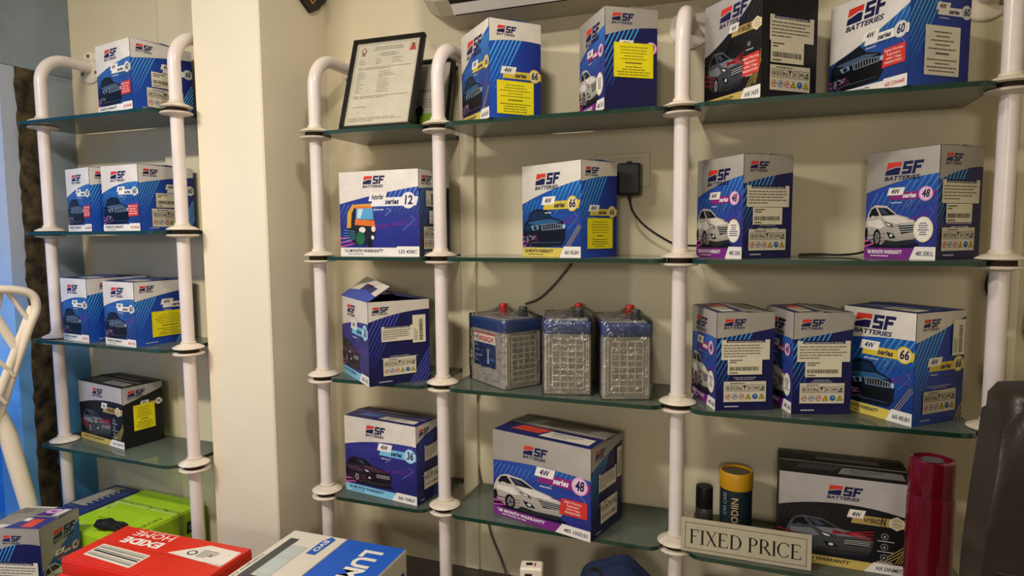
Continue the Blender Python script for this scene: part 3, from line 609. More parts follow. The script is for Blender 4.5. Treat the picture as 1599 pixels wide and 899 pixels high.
cart('hyb1', HM[0], 'hx', 'tall black and silver hybrid carton with barcode labels on the top shelf', Gm, dict(model='HX N55', months='60', wv=(.52, .62, 1.0), lg=(.28, .79, .12), bd=(.45, .64, .55), red=True), dict(wv=(.98, 1.0, 1.0), lg=(.2, .94, .04), low=False, phone=False), [('instr', .12, .50, .80, .22), ('bar', .14, .31, .60, .19), ('sym', .14, .07, .73, .22)])
cart('60a', HM[0], '60', 'white and blue carton numbered 60 with white sticker on the top shelf', Gm, dict(model='60S DIN44R', wv=(.40, .52, .76), lg=(.22, .76, .155), bd=(.44, .52, .54), red=True), dict(wv=(.85, .9, .86), lg=(.05, .91, .06), bdg=(.40, .70, .60), low=False, phone=False), [('white', .24, .11, .58, .46)])
cart('12', HM[1], '12', 'white and blue carton with a printed auto rickshaw on the second shelf', Gm, dict(model='12S 45BC', wv=(.62, .74, .80), lg=(.31, .845, .095), bd=(.38, .62, .58)), dict(wv=(.78, .82, .82), lg=(.08, .86, .075)), [('barv', .2, .58, .3, .18), ('sym', .12, .08, .76, .26), ('white', .3, .38, .3, .15)])
cart('66b', HM[1], '66', 'blue carton numbered 66 with yellow sticker beside the black power adapter', Gm, dict(model='66S 45LBH', wv=(.58, .74, .80), lg=(.24, .78, .12), bd=(.35, .54, .60)), dict(wv=(.78, .86, .86), lg=(.10, .87, .065), bdg=(.18, .46, .78), low=False, phone=False), [('yellow', .15, .09, .72, .32)])
cart('48b', HM[1], '48', 'silver and purple carton numbered 48 left of its twin on the second shelf', Gm, dict(model='48S 35R', wv=(.62, .76, .80), lg=(.24, .775, .11), bd=(.28, .57, .64), sticker='oval'), dict(wv=(.72, .80, .84), lg=(.12, .865, .07)), [('instr', .06, .50, .86, .205), ('bar', .18, .33, .60, .165), ('sym', .11, .08, .76, .205)])
cart('48c', HM[1], '48', 'silver and purple carton numbered 48 at the right end of the second shelf', Gm, dict(model='48S 35R1L', wv=(.62, .74, .76), lg=(.27, .775, .115), bd=(.31, .57, .62), sticker='oval'), dict(wv=(.70, .82, .83), lg=(.12, .865, .07)), [('instr', .06, .50, .86, .205), ('bar', .16, .33, .60, .165), ('sym', .09, .08, .76, .205)])
cart('36o', HM[2], '36', 'worn blue carton numbered 36 with its flaps standing open', Gm, dict(model='36S 35L', wv=(.62, .74, .74), lg=(.25, .815, .10), bd=(.38, .60, .60)), dict(wv=(.76, .88, .88), lg=(.06, .87, .065)), [('instr', .20, .52, .52, .18), ('barv', .71, .48, .22, .335), ('sym', .22, .11, .54, .21)], open_top=True, top=False)
cart('48d', HM[2], '48', 'leftmost navy carton numbered 48 on the right third shelf', Gm, dict(model='48S 36B', wv=(.70, .76, .74), lg=(.18, .80, .11), bd=(.24, .60, .66), sticker='oval'), dict(wv=(.74, .78, .84), lg=(.12, .865, .07)), instr)
cart('48e', HM[2], '48', 'silver topped navy carton numbered 48 in the middle of the right third shelf', Gm, dict(model='48S 36B', wv=(.70, .76, .74), lg=(.18, .80, .11), bd=(.24, .60, .66), sticker='oval'), dict(wv=(.74, .78, .84), lg=(.12, .865, .07)), [('instr', .06, .52, .90, .205), ('bar', .20, .37, .62, .16), ('sym', .12, .11, .76, .20)])
cart('66c', HM[2], '66', 'large lettered blue carton numbered 66 at the right end of the third shelf', Gm, dict(model='66S 40LBH', wv=(.70, .76, .76), lg=(.16, .82, .13), bd=(.25, .60, .72)), dict(wv=(.74, .82, .95), lg=(.13, .87, .07), bdg=(.24, .50, .74)), [('barv', .72, .60, .25, .32), ('sym', .18, .10, .66, .20)])
cart('36b', HM[3], '36', 'blue carton numbered 36 with a dark coupe on the bottom shelf', Gm, dict(model='36S 70BLF', wv=(.62, .76, .74), lg=(.31, .815, .10), bd=(.47, .59, .52)), dict(wv=(.78, .88, .9), lg=(.10, .87, .07)), [('instr', .34, .52, .6, .2), ('sym', .3, .16, .66, .22)])
cart('48f', HM[3], '48', 'wide silver and purple carton numbered 48 with white car, bottom middle shelf', Gm, dict(model='48S 105D31', wv=(.64, .72, .66), lg=(.33, .79, .10), bd=(.45, .55, .52), red=True), dict(wv=(.74, .86, .92), lg=(.12, .87, .07)), [('instr', .22, .48, .56, .2), ('barv', .80, .52, .16, .34), ('sym', .28, .12, .54, .24)])
cart('L1', HL[0], '60', 'white and blue carton numbered 60 alone on the top alcove shelf', G1, dict(model='60S DIN50L', wv=(.55, .72, .74), lg=(.26, .80, .11), bd=(.42, .58, .56), red=True), dict(wv=(.72, .82, .86), lg=(.08, .86, .08), bdg=(.46, .62, .54)), [('bar', .30, .36, .48, .22), ('sym', .22, .06, .6, .28)])
cart('L2', HL[1], '60', 'narrow white and blue carton at the left of the second alcove shelf', G1, dict(model='60S DIN44', wv=(.55, .72, .74), lg=(.26, .80, .10), bd=(.42, .58, .56), red=True), dict(wv=(.72, .82, .86), lg=(.08, .86, .08)), [('sym', .22, .06, .6, .28)])
cart('L3', HL[1], '60', 'white and blue carton numbered 60 in front of another, second alcove shelf', G1, dict(model='60S DIN50L', wv=(.58, .76, .74), lg=(.26, .80, .11), bd=(.42, .58, .56), red=True), dict(wv=(.72, .82, .86), lg=(.08, .86, .08), bdg=(.46, .62, .54)), [('bar', .28, .36, .48, .22), ('sym', .20, .06, .6, .28)])
cart('L4', HL[2], '60', 'blue and white carton at the left of the third alcove shelf', G1, dict(model='66S 35L', wv=(.60, .74, .70), lg=(.26, .80, .10), bd=(.42, .57, .56)), dict(wv=(.74, .82, .84), lg=(.2, .86, .07)), [('white', .62, .5, .2, .2)])
cart('L5', HL[2], '60', 'blue and white carton with yellow sticker on the third alcove shelf', G1, dict(model='66S 45L', wv=(.60, .74, .74), lg=(.26, .80, .11), bd=(.42, .57, .56)), dict(wv=(.70, .80, .86), lg=(.08, .86, .075), bdg=(.42, .60, .56)), [('yellow', .26, .12, .62, .40)])
cart('L6', HL[3], 'hx', 'black and silver hybrid carton with yellow sticker on the bottom alcove shelf', G1, dict(model='HX DIN70', months='60', wv=(.62, .78, .74), lg=(.33, .82, .10), bd=(.52, .58, .44)), dict(wv=(.72, .80, .9), lg=(.12, .84, .09), bdg=(.42, .66, .55), low=False, phone=False), [('yellow', .24, .26, .54, .42)])
# open flaps of the worn carton
op = [o for o in bpy.data.objects if o.get('label', '').startswith('worn blue')][0]
f = FIT['36o']; hw, hd, h = f[3]/2, f[4]/2, f[5]
box('inner_board', (-hw+.004, -hd+.004, h-.05), (hw-.004, hd-.004, h-.047), 'carton_kraft', op).name = 'inner_flap'  # kraft board lying flat inside the open carton
def flap(pts, colr, art=None):
    n = (Vector(pts[1])-Vector(pts[0])).cross(Vector(pts[3])-Vector(pts[0])).normalized()*.0028
    if n.z < 0: n = -n
    bm = bmesh.new(); A = [bm.verts.new(p) for p in pts]; B = [bm.verts.new(Vector(p)+n) for p in pts]
    bm.faces.new(A[::-1]); bm.faces.new(B)
    for i in range(4): bm.faces.new((A[i], A[(i+1) % 4], B[(i+1) % 4], B[i]))
    o = fromb('lid_flap', bm, colr, op)
    if art:
        c = Cv(1, 1); art(c); P = [Vector(p)+n for p in pts]; nn = n.normalized()
        c.build('flap_print', lambda u, v, q: tuple((P[0]*(1-u)+P[1]*u)*(1-v)+(P[3]*(1-u)+P[2]*u)*v+nn*q), o)
    return o
def fart(c):
    c.rect(0, 0, 1, 1, 'd9d2c6', 0); c.poly([(0, 0), (1, 0), (1, .35), (.5, .5), (0, .35)], '3c50b0', 1); c.poly([(.55, .08), (.98, .05), (.98, .28), (.6, .3)], '8ccdf0', 2); c.rect(.6, .12, .14, .1, 'f0ede8', 3); sf_logo(c, .3, .68, .09, 3, sub=False)
flap([(-hw, -hd, h-.002), (hw, -hd, h-.002), (hw-.02, -.015, h+.034), (-hw+.01, -.01, h+.050)], 'carton_36', fart)
flap([(hw, hd, h-.002), (-hw, hd, h-.002), (-hw+.01, .0, h+.018), (hw-.01, .0, h+.012)], 'carton_36', lambda c: (c.rect(0, 0, 1, 1, '3a3450', 0), c.poly([(.2, .3), (.7, .3), (.7, .6), (.2, .6)], '7a5a68', 1)))
flap([(hw, -hd+.002, h-.003), (hw, hd-.002, h-.003), (hw-.05, hd-.01, h-.012), (hw-.05, -hd+.01, h-.012)], 'carton_kraft')
# hybrid carton behind the sign
FIT['hyb2'] = (.334, .0, .012, .265, .155, .203)
cart('hyb2', HM[3], 'hx', 'black and silver hybrid carton behind the fixed price sign', Gm, dict(model='HX DINMETAL', months='60', wv=(.62, .80, .62), lg=(.37, .80, .105), bd=(.52, .55, .42)), dict(wv=(.8, .85, .9), lg=(.1, .86, .06), low=False, phone=False))
FIT['fg'] = (-1.762, -.415, -.26, .155, .135, .222)
f = FIT['fg'] = (-1.784, -.414, -.27, .155, .138, .2285)
sd = side_art(f[3], f[5], '48', wv=(.66, .86, .80), lg=(.30, .84, .075)); fr = front_art(f[4], f[5], '48', '48S 36B', wv=(.46, .64, .86), lg=(.30, .77, .11), bd=(.32, .55, .62), sticker='oval')
fgb = carton('battery_carton', f, -.9495, '48', 'silver and purple carton numbered 48 on the counter in front of the white chair', 'cartons on the counter', sd, fr, fstick=[('instr', .10, .34, .84, .25), ('sym', .14, .06, .74, .2)])
for o in fgb.children:
    if o.name.startswith('top_print'): bpy.data.objects.remove(o)
c = Cv(f[3]-.004, f[4]-.002); w, d = c.w, c.h
c.rect(0, 0, w, d, 'd8d0c0', 0); c.poly([(.30*w, 0), (w, 0), (w, .485*d), (.52*w, .485*d)], '35357c', 1); c.poly([(.52*w, .51*d), (w, .51*d), (w, d), (.62*w, d)], '35357c', 1)
c.ell(.72*w, .76*d, .15*w, .13*d, 'e0a8d8', 2); c.text('48', .72*w, .71*d, .09*d, '35357c', 3, .04, al='c'); c.poly([(.45*w, .30*d), (.56*w, .30*d), (.58*w, .42*d), (.47*w, .42*d)], 'ece8e2', 2); c.poly([(.58*w, .54*d), (.70*w, .54*d), (.70*w, .6*d), (.58*w, .6*d)], '8c2a7c', 2)
c.poly([(.60*w, .06*d), (.82*w, .06*d), (.82*w, .40*d), (.60*w, .38*d)], 'd84a34', 2); c.poly([(.84*w, .52*d), (.97*w, .52*d), (.97*w, .9*d), (.84*w, .88*d)], 'e0dacc', 2); c.dashes(.02*w, .8*d, .3*w, 4, .1*d, .03*d, '5a5648', 2)
hw, hd, h = f[3]/2, f[4]/2, f[5]
def T(u, v, o):
    y = v-hd+.001; return (u-hw+.002, y, h+.004*max(0, 1-abs(y)/hd)*(1.3 if y > 0 else .6)+o+.0003)
c.build('top_print', T, fgb)

# ------------------------------------------------------------------ bare batteries on the third shelf
mat('battery_grey', 'aaa59d', .4, 0, .45, .08, 20); mat('battery_rib', 'd2cdc4', .35); mat('battery_lid', '24407c', .4, 0, .4); mat('lid_grey', '8c8c90', .45)
mat('cap_red', 'b3261c', .35); mat('cap_grey', '3c3b40', .4)
def battery(M, th, wf, ws, h, label, lab=False):
    mx, my = M; ax, ay, bx, by = -math.cos(th), math.sin(th), math.sin(th), math.cos(th)
    root = empty('car_battery', (mx+(wf*ax+ws*bx)/2, my+(wf*ay+ws*by)/2, HM[2]+G2), -th, label, 'car battery', 'film wrapped car batteries')
    hw, hd = wf/2, ws/2
    body = box('body', (-hw, -hd, 0), (hw, hd, h*.84), 'battery_grey', root, .004, 2)
    lid = box('lid', (-hw-.002, -hd-.002, h*.80), (hw+.002, hd+.002, h*.975), 'battery_lid', root, .005, 2)
    box('lid_plate', (-hw+.008, -hd+.006, h*.97), (hw-.008, hd-.006, h), 'lid_grey', root, .003, 2)
    # ribbed end: frame of vertical and horizontal ribs standing proud of the +x face
    y0, y1, z0, z1 = -hd+.022, hd-.018, h*.10, h*.755
    for k in range(5): yy = y0+(y1-y0)*k/4; box('rib', (hw-.001, yy-.0018, z0), (hw+.0052, yy+.0018, z1), 'battery_rib', root)
    for k in range(9): zz = z0+(z1-z0)*k/8; box('rib', (hw-.001, y0, zz-.0022), (hw+.0062, y1, zz+.0022), 'battery_rib', root)
    for yy in (-hd+.006, -hd+.013, hd-.006, hd-.011): box('edge_rib', (hw-.001, yy-.0014, h*.06), (hw+.004, yy+.0014, h*.79), 'battery_rib', root)
    for (px, py, mm) in ((hw-.035, hd-.030, 'cap_grey'), (-hw+.035, hd-.030, 'cap_red')):
        cp = lathe('terminal_cap', [(.0125, h-.002), (.0115, h+.024), (.0105, h+.026)], mm, root, (px, py, 0), 16)
    for k in range(6): lathe('vent_plug', [(.008, h-.001), (.008, h+.003)], 'lid_grey', root, (-hw+.03+k*(wf-.06)/5, -.012, 0), 12)
    if lab:
        c = Cv(wf, h); x, y, w, hh = .12*wf, .26*h, .64*wf, .50*h
        c.rect(x, y, w, hh, '1f3468', 0); c.rect(x, y+.70*hh, w, .30*hh, 'ece6da', 1); c.rect(x, y+.96*hh, w, .04*hh, 'c0302c', 2)
        c.text('BOSCH', x+.25*w, y+.765*hh, .13*hh, 'd01c18', 3, .045, w=.64*w); c.ell(x+.14*w, y+.82*hh, .075*w, .075*w, '5c5c60', 2); c.ell(x+.14*w, y+.82*hh, .055*w, .055*w, 'ece6da', 3); c.rect(x+.10*w, y+.805*hh, .08*w, .025*hh, '5c5c60', 4)
        c.text('SM', x+.06*w, y+.58*hh, .05*hh, 'e4e4ea', 2, .01); c.dashes(x+.06*w, y+.44*hh, .4*w, 1, 1, .05*hh, '7c84a8', 2)
        for k, t in enumerate(('MAINTENANCE', '12V', '35 Ah')): c.text(t, x+.06*w, y+(.28-.08*k)*hh, .04*hh, 'd8dce8', 2, .01)
        c.ell(x+.66*w, y+.5*hh, .08*w, .06*hh, '8c94b4', 2); c.rect(x+.62*w, y+.1*hh, .08*w, .36*hh, 'b8c0d8', 3); c.rect(x+.78*w, y+.2*hh, .18*w, .1*hh, '3a62b8', 2)
        c.build('brand_label', lambda u, v, o: (u-hw, -hd-o, v), root, PAPER)
    # shrink film: a slightly larger crumpled skin that tents over the terminals
    bm = bmesh.new(); abox(bm, (-hw-.003, -hd-.003, .001), (hw+.0075, hd+.003, h+.003))
    bmesh.ops.delete(bm, geom=[q for q in bm.faces if q.normal.z < -.5 or q.calc_center_median().z < .0011], context='FACES')
    bmesh.ops.subdivide_edges(bm, edges=bm.edges, cuts=9, use_grid_fill=True)
    r = random.Random(int(mx*1000))
    for v in bm.verts:
        for px in (hw-.035, -hw+.035):
            dd = math.hypot(v.co.x-px, v.co.y-(hd-.030))
            if v.co.z > h*.99: v.co.z += .026*max(0, 1-dd/.05)**1.6
        if v.co.z < h: v.co += Vector((r.uniform(0, .002)*(1 if v.co.x > 0 else -1), r.uniform(0, .001)*(1 if v.co.y > 0 else -1), 0))
    fl = fromb('shrink_film', bm, FILM, root, True)
    return root
battery((-.585, -.026), .6154, .165, .115, .181, 'grey car battery with a red lettered label and clear film', True)
battery((-.478, -.030), 1.318, .165, .116, .188, 'grey film wrapped car battery in the middle of three')
battery((-.330, -.034), 1.245, .165, .114, .188, 'grey film wrapped car battery nearest the centre post')

# ------------------------------------------------------------------ framed certificates
mat('frame_black', '14130f', .3)
def framed(name, bl, w, h, yaw, lean, label, art, bw=.012, th=.016):
    root = empty(name, bl, yaw, label, 'picture frame'); root.rotation_euler = (-lean, 0, yaw)
    for nm, lo, hi in (('frame_bar', (0, 0, 0), (w, th, bw)), ('frame_bar', (0, 0, h-bw), (w, th, h)), ('frame_bar', (0, 0, bw), (bw, th, h-bw)), ('frame_bar', (w-bw, 0, bw), (w, th, h-bw))): box(nm, lo, hi, 'frame_black', root, .002)
    box('backing', (bw*.8, th*.5, bw*.8), (w-bw*.8, th*.9, h-bw*.8), 'frame_black', root)
    c = Cv(w-2*bw, h-2*bw); art(c); c.build('certificate', lambda u, v, o: (u+bw, th*.5-o, v+bw), root, PAPER)
    box('pane', (bw*.9, th*.22, bw*.9), (w-bw*.9, th*.26, h-bw*.9), PANE, root)
    return root
def cert(c):
    w, h = c.w, c.h; r = random.Random(5)
    c.rect(0, 0, w, h, 'd8d2c0', 0); c.line([(.03*w, .02*h), (.97*w, .02*h), (.97*w, .98*h), (.03*w, .98*h), (.03*w, .02*h)], .004*w, '6a6656', 1)
    c.ell(.13*w, .90*h, .04*w, .04*h, '8a5a44', 2); c.ell(.13*w, .905*h, .025*w, .025*h, 'd8d2c0', 3); c.rect(.10*w, .845*h, .06*w, .012*h, '7c4a3a', 2)
    c.rect(.84*w, .86*h, .11*w, .10*h, 'c8b8a4', 2); c.poly([(.85*w, .86*h), (.95*w, .86*h), (.93*w, .91*h), (.87*w, .91*h)], 'b84a3c', 3); c.ell(.90*w, .925*h, .022*w, .022*h, '7a4a38', 3)
    c.dashes(.25*w, .935*h, .55*w, 3, .017*h, .005*h, '5a564a', 2, True, r); c.dashes(.35*w, .86*h, .35*w, 3, .017*h, .005*h, '5a564a', 2, True, r)
    for k in range(3): c.dashes(.08*w, (.79-.025*k)*h, .2*w, 1, 1, .005*h, '5a564a', 2, False, r); c.dashes(.34*w, (.79-.025*k)*h, .18*w, 1, 1, .005*h, '5a564a', 2, False, r); c.dashes(.60*w, (.79-.025*k)*h, .28*w, 1, 1, .005*h, '5a564a', 2, False, r)
    c.dashes(.08*w, .69*h, .86*w, 2, .018*h, .005*h, '5a564a', 2, False, r)
    for k in range(11): c.dashes(.08*w, (.635-.024*k)*h, r.uniform(.15, .28)*w, 1, 1, .005*h, '5a564a', 2, False, r); c.dashes(.42*w, (.635-.024*k)*h, r.uniform(.2, .5)*w, 1, 1, .005*h, 'b87a50' if 2 < k < 6 else '5a564a', 2, False, r)
    c.dashes(.08*w, .345*h, .9*w, 2, .018*h, .005*h, '5a564a', 2, False, r); c.dashes(.1*w, .22*h, .45*w, 1, 1, .005*h, '5a564a', 2, False, r); c.dashes(.05*w, .09*h, .88*w, 3, .018*h, .005*h, '5a564a', 2, False, r)
def cert2(c):
    w, h = c.w, c.h
    c.rect(0, 0, w, h, 'dcd6c6', 0); c.rect(0, 0, w, .26*h, '9cc83c', 1); c.ell(.36*w, .30*h, .10*w, .07*h, '2c5a34', 2); c.rect(.33*w, .10*h, .06*w, .18*h, '1c3a24', 3); c.ell(.36*w, .33*h, .06*w, .05*h, '1a2420', 3)
    c.line([(.28*w, .24*h), (.44*w, .24*h)], .03*w, '1c3a24', 3); c.text('certified (class)', .5*w, .58*h, .045*h, '3a3a34', 2, .01, al='c'); c.dashes(.1*w, .46*h, .8*w, 4, .035*h, .01*h, '8a867a', 2, True)
framed('certificate_frame', (-1.060, -.035, HM[0]+G2+.001), .222, .277, .02, .33, 'black framed white certificate leaning on the top shelf', cert)
framed('picture_frame', (-.962, .110, HM[0]+G2+.001), .16, .225, .0, .24, 'dark framed picture with green grass half hidden behind the certificate', cert2, .011)

# ------------------------------------------------------------------ air conditioner
mat('ac_plastic', 'c9c0a8', .45, 0, .4, .12, 6); mat('ac_louver', 'd4cfc6', .35); mat('ac_slot', '1c1a17', .6)
ac = empty('air_conditioner', (-.835, .19, .642), 0, 'cream wall mounted air conditioner above the top shelf', 'air conditioner')
prof = [(0, 0), (-.118, .002), (-.165, .026), (-.210, .075), (-.228, .13), (-.225, .27), (-.2, .29), (0, .29)]
L = .92
bm = bmesh.new(); aprism(bm, prof, .04, L-.04, 'x'); fromb('body', bm, 'ac_plastic', ac)
for x0, x1, k in ((0, .04, 0), (L-.04, L, 1)):
    bm = bmesh.new(); aprism(bm, [(a*1.0+.0, b) for a, b in prof], x0, x1, 'x')
    for v in bm.verts:
        if (k == 0 and v.co.x < .001) or (k == 1 and v.co.x > L-.001): v.co.y = v.co.y*.86-.0; v.co.z = .14+(v.co.z-.14)*.86
    fromb('end_cap', bm, 'ac_plastic', ac)
def sl(nm, y0, z0, y1, z1, th, x0, x1, m_):
    d = Vector((0, y1-y0, z1-z0)).normalized(); n = Vector((0, -d.z, d.y))*th; bm = bmesh.new()
    A = [bm.verts.new((x, y, z)) for x in (x0, x1) for y, z in ((y0, z0), (y1, z1), (y1+n.y, z1+n.z), (y0+n.y, z0+n.z))]
    for q in ((0, 1, 2, 3), (4, 5, 6, 7), (0, 1, 5, 4), (1, 2, 6, 5), (2, 3, 7, 6), (3, 0, 4, 7)): bm.faces.new([A[i] for i in q])
    return fromb(nm, bm, m_, ac)
sl('outlet_slot', -.119, .001, -.166, .025, .003, .085, L-.085, 'ac_slot')
sl('louver', -.127, .004, -.214, .082, .010, .085, L-.085, 'ac_louver')
sl('hinge_clip', -.119, .0, -.138, .008, -.004, .125, .14, 'ac_plastic')

# ------------------------------------------------------------------ socket, adapter and cables
mat('switch_plate', 'd2c8ac', .4)
sp = empty('switch_plate', (-.328, .19, .226), 0, 'cream wall socket plate behind the black power adapter', 'socket')
box('plate', (-.072, -.008, -.044), (.073, 0, .046), 'switch_plate', sp, .003, 2); box('socket_insert', (-.022, -.011, -.034), (.052, -.007, .034), 'switch_plate', sp, .002); 
for x in (-.055, -.037): box('rocker', (x-.007, -.012, -.028), (x+.007, -.007, .028), 'switch_plate', sp, .002)
ad = empty('power_adapter', (-.303, .178, .200), 0, 'black plug-in power adapter on the wall socket', 'power adapter')
box('housing', (-.029, -.048, -.040), (.031, 0, .042), 'black_plastic', ad, .007, 3); box('cable_relief', (-.004, -.028, -.052), (.005, -.019, -.038), 'black_plastic', ad, .002); box('pin_cover', (-.006, -.03, .04), (.006, -.01, .048), 'black_plastic', ad, .002)
tag(tube('power_cable', smoothpath([(-.302, .155, .150), (-.292, .15, .118), (-.262, .155, .082), (-.22, .16, .052), (-.18, .165, .033), (-.12, .165, .030), (-.05, .176, .028)]), .0028, 'cord_black'), 'black cable hanging from the power adapter', 'cable')
tag(tube('shelf_cable', smoothpath([(.105, .16, .009), (.15, .165, .010), (.19, .15, .009), (.23, .165, .012), (.262, .17, .022), (.30, .17, .03)]), .0026, 'cord_black'), 'black cable lying on the second shelf between two cartons', 'cable')
tag(tube('wall_cable', smoothpath([(-.465, .185, -.02), (-.485, .184, -.045), (-.52, .184, -.085), (-.56, .183, -.12), (-.60, .182, -.135)]), .0035, 'cord_grey'), 'grey cable slanting down the wall behind the batteries', 'cable')
tag(tube('drop_cable', smoothpath([(-.742, .183, -.36), (-.752, .183, -.42), (-.765, .183, -.52), (-.755, .184, -.62), (-.735, .184, -.72), (-.715, .18, -.82), (-.68, .178, -.90), (-.66, .17, -.945)]), .003, 'cord_grey'), 'thin grey cable dropping down the wall behind the wide silver carton', 'cable')
tag(tube('right_cable', smoothpath([(.50, .183, -.02), (.49, .182, -.06), (.505, .182, -.10), (.52, .181, -.14), (.517, .182, -.20), (.497, .182, -.25), (.50, .182, -.29), (.53, .172, -.31)]), .003, 'cord_black'), 'black cable looping on the wall behind the right end post', 'cable')
hk = empty('hanging_switch', (.568, .165, -.13), 0, 'black inline cable switch hanging at the right edge', 'cable switch')
tube('switch_body', [(0, 0, .03), (.001, 0, .01), (-.002, 0, -.03), (0, 0, -.045)], [.005, .008, .008, .004], 'black_plastic', hk, 12)
tube('cord', smoothpath([(0, .022, .95), (.002, .021, .5), (0, .018, .2), (.003, .008, .1), (0, 0, .03)]), .0022, 'cord_black', hk); tube('cord', smoothpath([(0, 0, -.045), (.01, 0, -.08), (.03, 0, -.1), (.03, 0, -.14), (0, 0, -.17), (-.01, .01, -.19)]), .0022, 'cord_black', hk)
tag(tube('counter_cable', smoothpath([(-.78, -.10, -.944), (-.72, -.02, -.944), (-.66, .05, -.944), (-.6, .08, -.944)]), .005, 'cord_black'), 'thick black cable lying on the counter behind the white inverter box', 'cable')

# ornament on the column's right side
mat('gold', 'c8a04a', .3, .8)
orn = empty('wall_ornament', (-1.2545, .112, .722), 0, 'black and gold pointed wall ornament on the column side', 'wall ornament')
prism('plaque', [(0, 0), (.035, .020), (.072, .06), (.085, .13), (.0, .24), (-.085, .13), (-.072, .06), (-.035, .020)], 0, .012, 'black_plastic', orn, 'x')
bm = bmesh.new(); atube(bm, [(.014, a, b) for a, b in ((0, .026), (.022, .05), (.03, .09), (.0, .16), (-.03, .09), (-.022, .05), (0, .026))], .0028, 8); fromb('gold_rim', bm, 'gold', orn)

# ------------------------------------------------------------------ things on the bottom right shelf
mat('sign_plate', 'b9b29c', .35, 0, .4, .06, 10)
sg = empty('price_sign', (-.141, -.040, HM[3]+G2), 0, 'grey FIXED PRICE sign plate standing on the bottom right shelf', 'sign')
sw, sh = .277, .079
bm = bmesh.new(); abox(bm, (0, -.0015, .002), (sw, .0015, sh), .0006); fromb('plate', bm, 'sign_plate', sg)
box('foot', (.03, 0, 0), (.07, .03, .004), 'sign_plate', sg); box('foot', (sw-.07, 0, 0), (sw-.03, .03, .004), 'sign_plate', sg)
def serif(c, ch, x, y, H, col, ly):
    """roman capitals from strokes: thick stems, thin arms, bracket serifs; returns advance"""
    T_, t = .13*H, .05*H; ser = .07*H
    def stem(px, b=0, tp=1):
        c.rect(px, y+b*H, T_, (tp-b)*H, col, ly); 
        if b == 0: c.rect(px-ser, y, T_+2*ser, .03*H, col, ly)
        if tp == 1: c.rect(px-ser, y+.97*H, T_+2*ser, .03*H, col, ly)
    def arc(cx, cy, rx, ry, a0, a1, th):
        n = 18
        for i in range(n):
            q0, q1 = a0+(a1-a0)*i/n, a0+(a1-a0)*(i+1)/n
            k0, k1 = t+(th-t)*abs(math.cos(q0)), t+(th-t)*abs(math.cos(q1))
            c.poly([(cx+rx*math.cos(q0), cy+ry*math.sin(q0)), (cx+rx*math.cos(q1), cy+ry*math.sin(q1)), (cx+(rx-k1)*math.cos(q1), cy+(ry-t)*math.sin(q1)), (cx+(rx-k0)*math.cos(q0), cy+(ry-t)*math.sin(q0))], col, ly)
    x += ser
    if ch in 'FE':
        stem(x); c.rect(x, y+H-t, .52*H, t, col, ly); c.poly([(x+.52*H, y+H), (x+.54*H, y+.80*H), (x+.52*H, y+.80*H), (x+.47*H, y+H-t)], col, ly); c.rect(x, y+.50*H, .36*H, t, col, ly); c.rect(x+.34*H, y+.43*H, .025*H, .19*H, col, ly)
        if ch == 'E': c.rect(x, y, .54*H, t, col, ly); c.poly([(x+.50*H, y+t), (x+.56*H, y), (x+.60*H, y+.22*H), (x+.58*H, y+.22*H)], col, ly)
        return (.62 if ch == 'F' else .67)*H+ser
    if ch == 'I': stem(x); return T_+2.2*ser
    if ch == 'X':
        c.poly([(x, y+H), (x+.14*H, y+H), (x+.70*H, y), (x+.56*H, y)], col, ly); c.poly([(x+.60*H, y+H), (x+.645*H, y+H), (x+.10*H, y), (x+.055*H, y)], col, ly)
        for px, py in ((x-.04*H, y+.97*H), (x+.52*H, y+.97*H), (x-.01*H, y), (x+.52*H, y)): c.rect(px, py, .22*H, .03*H, col, ly)
        return .76*H+ser
    if ch == 'D': stem(x); c.rect(x, y+H-t, .25*H, t, col, ly); c.rect(x, y, .25*H, t, col, ly); arc(x+.22*H, y+.5*H, .48*H, .5*H, -PI/2, PI/2, T_); return .76*H+ser
    if ch in 'PR':
        stem(x); c.rect(x, y+H-t, .24*H, t, col, ly); c.rect(x, y+.46*H, .24*H, t, col, ly); arc(x+.22*H, y+.73*H, .32*H, .27*H, -PI/2, PI/2, T_)
        if ch == 'R': c.poly([(x+.22*H, y+.48*H), (x+.36*H, y+.48*H), (x+.72*H, y), (x+.57*H, y)], col, ly); c.rect(x+.57*H, y, .18*H, .03*H, col, ly)
        return (.60 if ch == 'P' else .72)*H+ser
    if ch == 'C': arc(x+.36*H, y+.5*H, .42*H, .51*H, PI*.22, PI*1.78, T_); c.rect(x+.64*H, y+.72*H, .025*H, .24*H, col, ly); return .74*H+ser
    return .30*H
c = Cv(sw, sh); c.rect(0, .001, sw, sh, 'b9b29c', 0)
for (a, b) in (((.010, .009), (sw-.010, .009)), ((sw-.010, .009), (sw-.010, sh-.010)), ((sw-.010, sh-.010), (.010, sh-.010)), ((.010, sh-.010), (.010, .009))): c.line([a, b], .0011, '1c1a16', 1)
def setline(cv, H):
    x = 0
    for ch in 'FIXED PRICE': x += serif(cv, ch, x+.020, .021, H, '1c1a16', 2)+.0008
    return x
tmp = Cv(9, 9); wd = setline(tmp, .038); setline(c, .038*min(1.0, (sw-.038)/wd))
c.build('lettering', lambda u, v, o: (u, -.0014-o, v), sg, PAPER)
sg.rotation_euler = (-.06, 0, 0)

